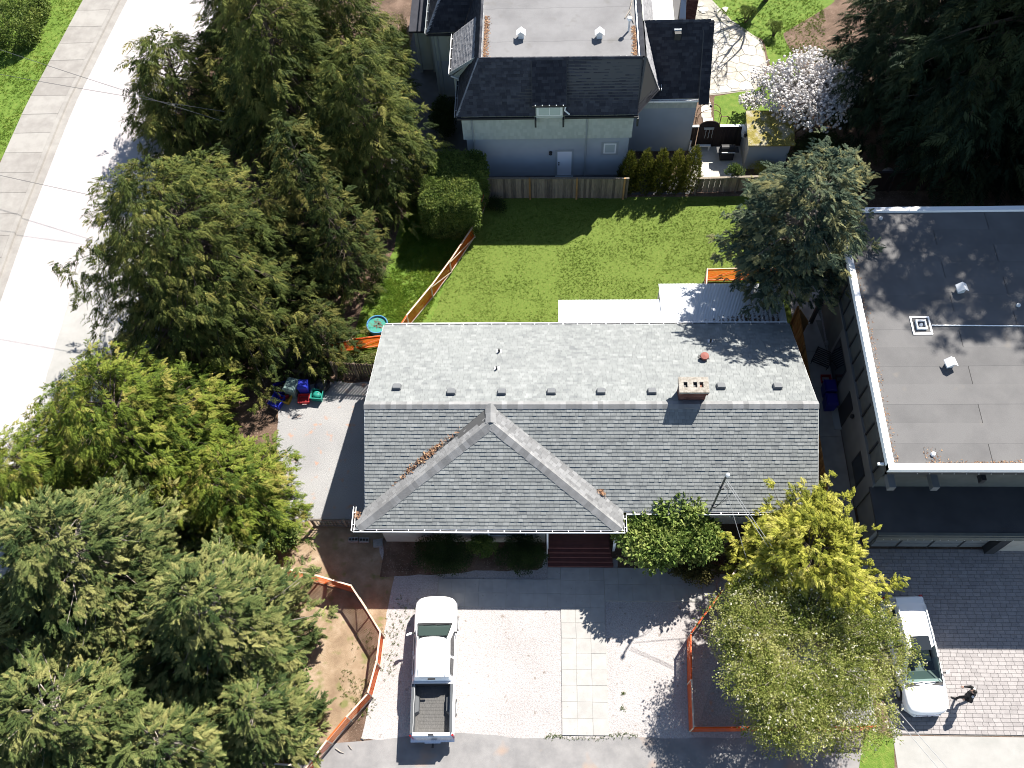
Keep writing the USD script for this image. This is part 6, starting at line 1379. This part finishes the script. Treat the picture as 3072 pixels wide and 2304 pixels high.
# ------------------------------------------------------------------ trees and bushes
T = conifer
G = 'conifers along the street'
T('cedar_tree', 'dark cedar at the top left beside the street', (-21.9, 40.8, 0), 7.6, 4.0, 'frond', M['cedar'], 120, .70, 31, .55)
T('cedar_tree', 'tallest dark cedar in the top left group, middle one', (-14.6, 38.6, 0), 14.5, 4.3, 'frond', M['cedar'], 190, .72, 32, .65)
T('cedar_tree', 'dark cedar nearest the mansard house driveway', (-9.7, 35.8, 0), 11.5, 3.4, 'frond', M['cedar'], 150, .70, 33, .6, droop=.4)
T('cedar_tree', 'dark cedar at the top edge between its neighbours', (-17.6, 44.8, 0), 13, 3.8, 'frond', M['cedar'], 150, .74, 34, .65)
T('cedar_tree', 'cedar at the top edge left of the dark driveway', (-11.6, 42.4, 0), 12.5, 3.4, 'frond', M['cedar'], 140, .72, 35, .65)
T('cedar_tree', 'broad round cedar beside the street, halfway down the left side', (-17.8, 27.1, 0), 11.6, 6.2, 'frond', M['cedar'], 300, .54, 36, .45, droop=.38, low=.06)
T('hemlock_tree', 'thin ragged hemlock at the left edge of the lush side lawn', (-10.8, 29.2, 0), 9.5, 2.1, 'frond', M['hemlock'], 80, .58, 37, .7, low=.1, fill=.5)
T('hemlock_tree', 'thin hemlock with bare lower limbs left of the lush side lawn', (-12.8, 31.6, 0), 10.5, 2.6, 'frond', M['hemlock'], 70, .62, 38, .7, low=.2, fill=.5)
T('hemlock_tree', 'low brownish hemlock above the blue bins', (-11.95, 24.75, 0), 4.4, 2.15, 'frond', M['hemlock'], 80, .48, 39, .7, low=.1, fill=.5)
T('hemlock_tree', 'short dark hemlock between the broad cedar and the bare clearing', (-14.2, 29.6, 0), 7.0, 2.2, 'frond', M['hemlock'], 70, .58, 40, .7, low=.1, fill=.6)
T('bright_cedar', 'bright yellow green cedar left of the gravel yard, street side', (-19.6, 18.2, 0), 8.0, 4.8, 'frond', M['bright_cedar'], 240, .46, 41, .42, droop=.2, rise=.4, low=.05)
T('bright_cedar', 'bright yellow green cedar nearest the grey gravel', (-14.7, 15.6, 0), 5.4, 3.0, 'frond', M['bright_cedar'], 170, .43, 42, .42, droop=.2, rise=.4, low=.05)
T('bright_cedar', 'bright cedar at the far left edge behind the spruces', (-23.6, 15.6, 0), 7.0, 3.4, 'frond', M['bright_cedar'], 150, .56, 56, .45, droop=.2, rise=.4, low=.05)
T('spruce_tree', 'spruce at the left edge below the bright cedars', (-19.6, 11.3, 0), 9.5, 4.3, 'bottle', M['spruce'], 280, .44, 43, .48, droop=.25, rise=.3, low=.06)
T('spruce_tree', 'large dark spruce in the bottom left corner', (-19.6, 5.2, 0), 7.6, 4.3, 'bottle', M['spruce'], 240, .46, 44, .55, droop=.25, rise=.28, low=.06)
T('spruce_tree', 'spruce overhanging the brown dirt and orange net', (-13.8, 9.2, 0), 8.6, 3.5, 'bottle', M['spruce'], 220, .43, 45, .55, droop=.25, rise=.25, low=.08)
T('spruce_tree', 'smaller spruce at the bottom beside the lower orange net', (-11.9, 5.6, 0), 5.6, 2.3, 'bottle', M['spruce'], 150, .40, 46, .6, droop=.25, rise=.25, low=.08)
T('spruce_tree', 'spruce at the bottom edge between its larger neighbours', (-15.2, 4.2, 0), 6.4, 3.2, 'bottle', M['spruce'], 190, .43, 47, .55, droop=.25, rise=.25, low=.08)
T('spruce_tree', 'spruce at the left edge above the bottom corner', (-23.8, 8.6, 0), 6.6, 3.2, 'bottle', M['spruce'], 150, .46, 57, .5, droop=.25, rise=.25, low=.06)
T('blue_pine', 'round blue green pine overhanging the canopy and flat roof', (12.35, 27.65, 0), 11.0, 3.5, 'bottle', M['blue_pine'], 210, .36, 48, .36, droop=.1, rise=.3, low=.32, density=1.2, fill=.8, lump=.8)
T('golden_cypress', 'golden yellow cypress at the right front corner of the house', (11.05, 11.9, 0), 6.7, 3.2, 'soft', M['golden'], 220, .32, 149, .38, droop=.05, rise=.5, low=.05)
T('dark_cedar', 'large shaded conifer at the top right, left one', (20.3, 41.6, 0), 14, 4.6, 'frond', M['dark_cedar'], 160, .76, 50, .65)
T('dark_cedar', 'very tall conifer behind the dark fence at the top right', (25.2, 37.8, 0), 27, 6.0, 'frond', M['dark_cedar'], 260, 1.2, 51, .55, low=.10, fill=1.0)
T('dark_cedar', 'very tall conifer at the right edge beyond the dark fence', (31.0, 37.0, 0), 28.5, 5.6, 'frond', M['dark_cedar'], 240, 1.2, 54, .6, low=.10, fill=1.0)
T('dark_cedar', 'very tall conifer between the two tall ones at the top right', (28.2, 37.6, 0), 28.5, 5.8, 'frond', M['dark_cedar'], 240, 1.2, 59, .6, low=.12, fill=1.0)
T('dark_cedar', 'very tall conifer beyond the right edge of the flat roof', (36.5, 39.5, 0), 29, 5.8, 'frond', M['dark_cedar'], 140, 1.3, 58, .6, low=.10, fill=1.0)
T('dark_cedar', 'tall conifer at the top edge behind the shaded pair', (27.8, 48.6, 0), 23, 5.2, 'frond', M['dark_cedar'], 120, 1.2, 52, .6, fill=.6)
T('dark_cedar', 'very tall conifer beyond the top right corner', (30.5, 50.0, 0), 30, 6.0, 'frond', M['dark_cedar'], 120, 1.3, 53, .6, fill=.7)
T('dark_cedar', 'tall conifer beyond the right edge of the picture', (34.5, 46.0, 0), 31, 6.2, 'frond', M['dark_cedar'], 120, 1.3, 55, .6, fill=.7)

bush('rhododendron', 'glossy light green rhododendron below the bright cedars', (-13.4, 13.9, 0), 1.8, (1.5, 1.3, .9), 'bigleaf', M['rhodo'], 420, .34, 61)
bush('rhododendron', 'glossy light green shrub under the spruce by the dirt', (-11.6, 7.4, 0), 1.5, (.9, 1.1, .8), 'bigleaf', M['rhodo'], 230, .32, 62)
bush('rhododendron', 'bright shrub between rhododendron and spruce', (-14.7, 12.6, 0), 1.8, (1.3, 1.1, .9), 'bigleaf', M['rhodo'], 300, .34, 63)
bush('laurel_hedge', 'clipped laurel block by the start of the long orange net', (-5.5, 33.5, 0), 3.1, (1.65, 1.30, 1.55), 'leaf', M['laurel'], 3600, .34, 64, cat='hedge', boxy=1, zc=.5, hollow=.75)
bush('laurel_hedge', 'shaded laurel block behind the clipped one', (-5.1, 35.3, 0), 3.3, (1.6, .95, 1.65), 'leaf', M['laurel'], 2400, .34, 65, cat='hedge', boxy=1, zc=.5, hollow=.75)
bush('street_hedge', 'dark clipped hedge in the top left corner', (-37.3, 51.0, 0), 2.2, (2.6, 2.6, 1.2), 'leaf', M['laurel'], 2600, .36, 66, cat='hedge', boxy=1, zc=.5, hollow=.75)
bush('maple_bush', 'round green leafy small tree right of the hipped porch', (5.45, 13.45, 0), 4.1, (2.4, 1.85, 1.3), 'bigleaf', M['maple'], 1300, .40, 67, cat='tree', zc=.66, trunk=.07, lobes=9)
bush('barberry_bush', 'brown green low shrub below the round leafy tree', (6.9, 12.45, 0), 1.0, (1.1, .65, .55), 'leaf', M['brown_bush'], 500, .26, 68)
bush('blossom_tree', 'wide pale green tree with cream blossoms over the right driveway', (10.4, 7.9, 0), 6.4, (4.7, 4.3, 2.5), 'fine', M['apple'], 7200, .38, 69, lr=(.26, .42), core=.6, cat='tree', zc=.58, trunk=.13, lobes=24, hollow=.3, extra=dict(twigs=420, blossoms=1700, mat=M['blossom_cream'], size=.065, off=.15))
bush('magnolia_tree', 'white blossoming tree beside the garden shed', (15.1, 40.2, 0), 5.6, (3.2, 3.0, 2.4), 'blossom', M['blossom_white'], 3000, .14, 70, cat='tree', zc=.56, trunk=.10, lobes=10, hollow=.25, extra=dict(twigs=380))
bush('magnolia_bush', 'small white blossoming shrub beside the garden lawn', (12.6, 42.0, 0), 1.5, (.9, .7, .6), 'blossom', M['blossom_white'], 150, .13, 71, extra=dict(twigs=60))
for k, (x, y_, h) in enumerate(((4.8, 36.1, 3.15), (5.75, 36.1, 3.3), (6.66, 36.1, 3.35), (7.58, 36.1, 3.3), (8.45, 36.05, 3.6))):
    columnar('arborvitae', f'clipped upright arborvitae by the back fence, {["leftmost", "second from the left", "middle one", "second from the right", "rightmost and tallest"][k]} of five', (x, y_, 0), h, .62, 'soft', M['arbor'], 2000, .17, 80 + k, 'row of arborvitae behind the back lawn', 'hedge tree')
bush('foundation_shrub', 'large dark shrub under the front eave, left one', (-4.95, 13.05, 0), 1.7, (1.35, .95, .85), 'fine', M['dark_bush'], 900, .30, 90)
bush('foundation_shrub', 'small leafy shrub between the two dark ones under the eave', (-3.1, 13.5, 0), 1.4, (.75, .5, .65), 'leaf', M['laurel'], 260, .26, 91)
bush('foundation_shrub', 'dark shrub under the eave left of the porch steps', (-1.25, 13.0, 0), 1.7, (1.25, .95, .85), 'fine', M['dark_bush'], 860, .30, 92)
bush('garden_shrub', 'leafy shrub at the picket fence below the pool', (-9.6, 23.7, 0), 1.0, (.9, .6, .55), 'leaf', M['rhodo'], 240, .26, 93)
bush('garden_shrub', 'small leafy climber on the low brown fence by the courtyard', (11.0, 36.2, 0), 1.9, (.55, .45, .8), 'leaf', M['rhodo'], 190, .24, 94)
bush('garden_shrub', 'dark mixed shrub between the white blossoms and the dark fence', (16.0, 37.6, 0), 2.2, (1.6, 1.2, 1.1), 'fine', M['dark_bush'], 800, .34, 95)
bush('garden_shrub', 'dark hedge shrub in the shade left of the mansard house', (-6.4, 40.8, 0), 2.0, (.8, 1.6, 1.0), 'leaf', M['dark_bush'], 600, .3, 96)
bush('garden_shrub', 'yellow green hedge at the top edge right of the cedars', (-9.7, 46.9, 0), 1.2, (.7, 1.5, .6), 'fine', M['bright_cedar'], 420, .26, 97, boxy=1)
bush('garden_shrub', 'second yellow green hedge at the top edge above the driveway', (-10.6, 49.5, 0), 1.2, (1.2, .8, .6), 'fine', M['bright_cedar'], 420, .26, 98, boxy=1)
bush('topiary_ball', 'small clipped ball shrub, upper one on the garden lawn', (13.3, 50.2, 0), 1.3, (.55, .55, .6), 'fine', M['laurel'], 420, .16, 99, lobes=3, hollow=.8)
bush('topiary_ball', 'small clipped ball shrub, lower one at the lawn edge', (15.0, 48.9, 0), 1.2, (.5, .5, .55), 'fine', M['laurel'], 420, .16, 100, lobes=3, hollow=.8)
bush('topiary_ball', 'small round shrub at the lower edge of the flagstone patio', (13.7, 44.0, 0), .8, (.35, .35, .4), 'fine', M['laurel'], 240, .15, 101, lobes=3, hollow=.8)
bush('patio_plant', 'green plant beside the brick chimney', (9.25, 49.8, 0), 1.0, (.35, .9, .5), 'leaf', M['rhodo'], 160, .24, 102)
bush('fern_clump', 'spiky dark fern by the corner of the back fence', (-3.0, 34.6, 0), .6, (.6, .5, .3), 'fine', M['dark_bush'], 160, .3, 103)
bush('yellow_shrub', 'yellow green foliage in front of the mossy shed', (12.9, 36.75, 0), 1.2, (.9, .45, .6), 'fine', M['golden'], 200, .22, 104)
# a bare tree whose shadow lies on the patio
bt = thing('bare_tree', 'bare trunked tree on the garden lawn at the top edge', 'tree', (14.9, 52.3, 0))
rng = np.random.default_rng(77); tw = MB()
part(bt, 'trunk', MB().tube([(14.9, 52.3, -.05), (14.85, 52.2, 1.5), (14.9, 52.2, 2.6), (15.1, 52.4, 3.6)], [.17, .14, .12, .10], 10), M['bark'], True)
def limb(p, d, L, r, depth):
    n = 5; pts = [np.array(p)]; d = np.array(d, float)
    for i in range(n):
        d = d + rng.normal(0, .22, 3) + [0, 0, .05]; d /= np.linalg.norm(d); pts.append(pts[-1] + d * L / n)
    tw.tube(pts, np.linspace(r, r * .5, n + 1), 6 if r > .02 else 4, False)
    if depth:
        for i in range(3 if depth > 1 else 4):
            k = rng.integers(2, n + 1); e = d + rng.normal(0, .6, 3); limb(pts[k], e / np.linalg.norm(e), L * rng.uniform(.5, .75), r * .55, depth - 1)
for k in range(6):
    a_ = k * 1.05 + .3; limb((15.0 - .1 * math.cos(a_), 52.3, 2.6 + .15 * k), (math.cos(a_), math.sin(a_), .75), 2.9, .085, 3)
part(bt, 'branches', tw, M['bark'])
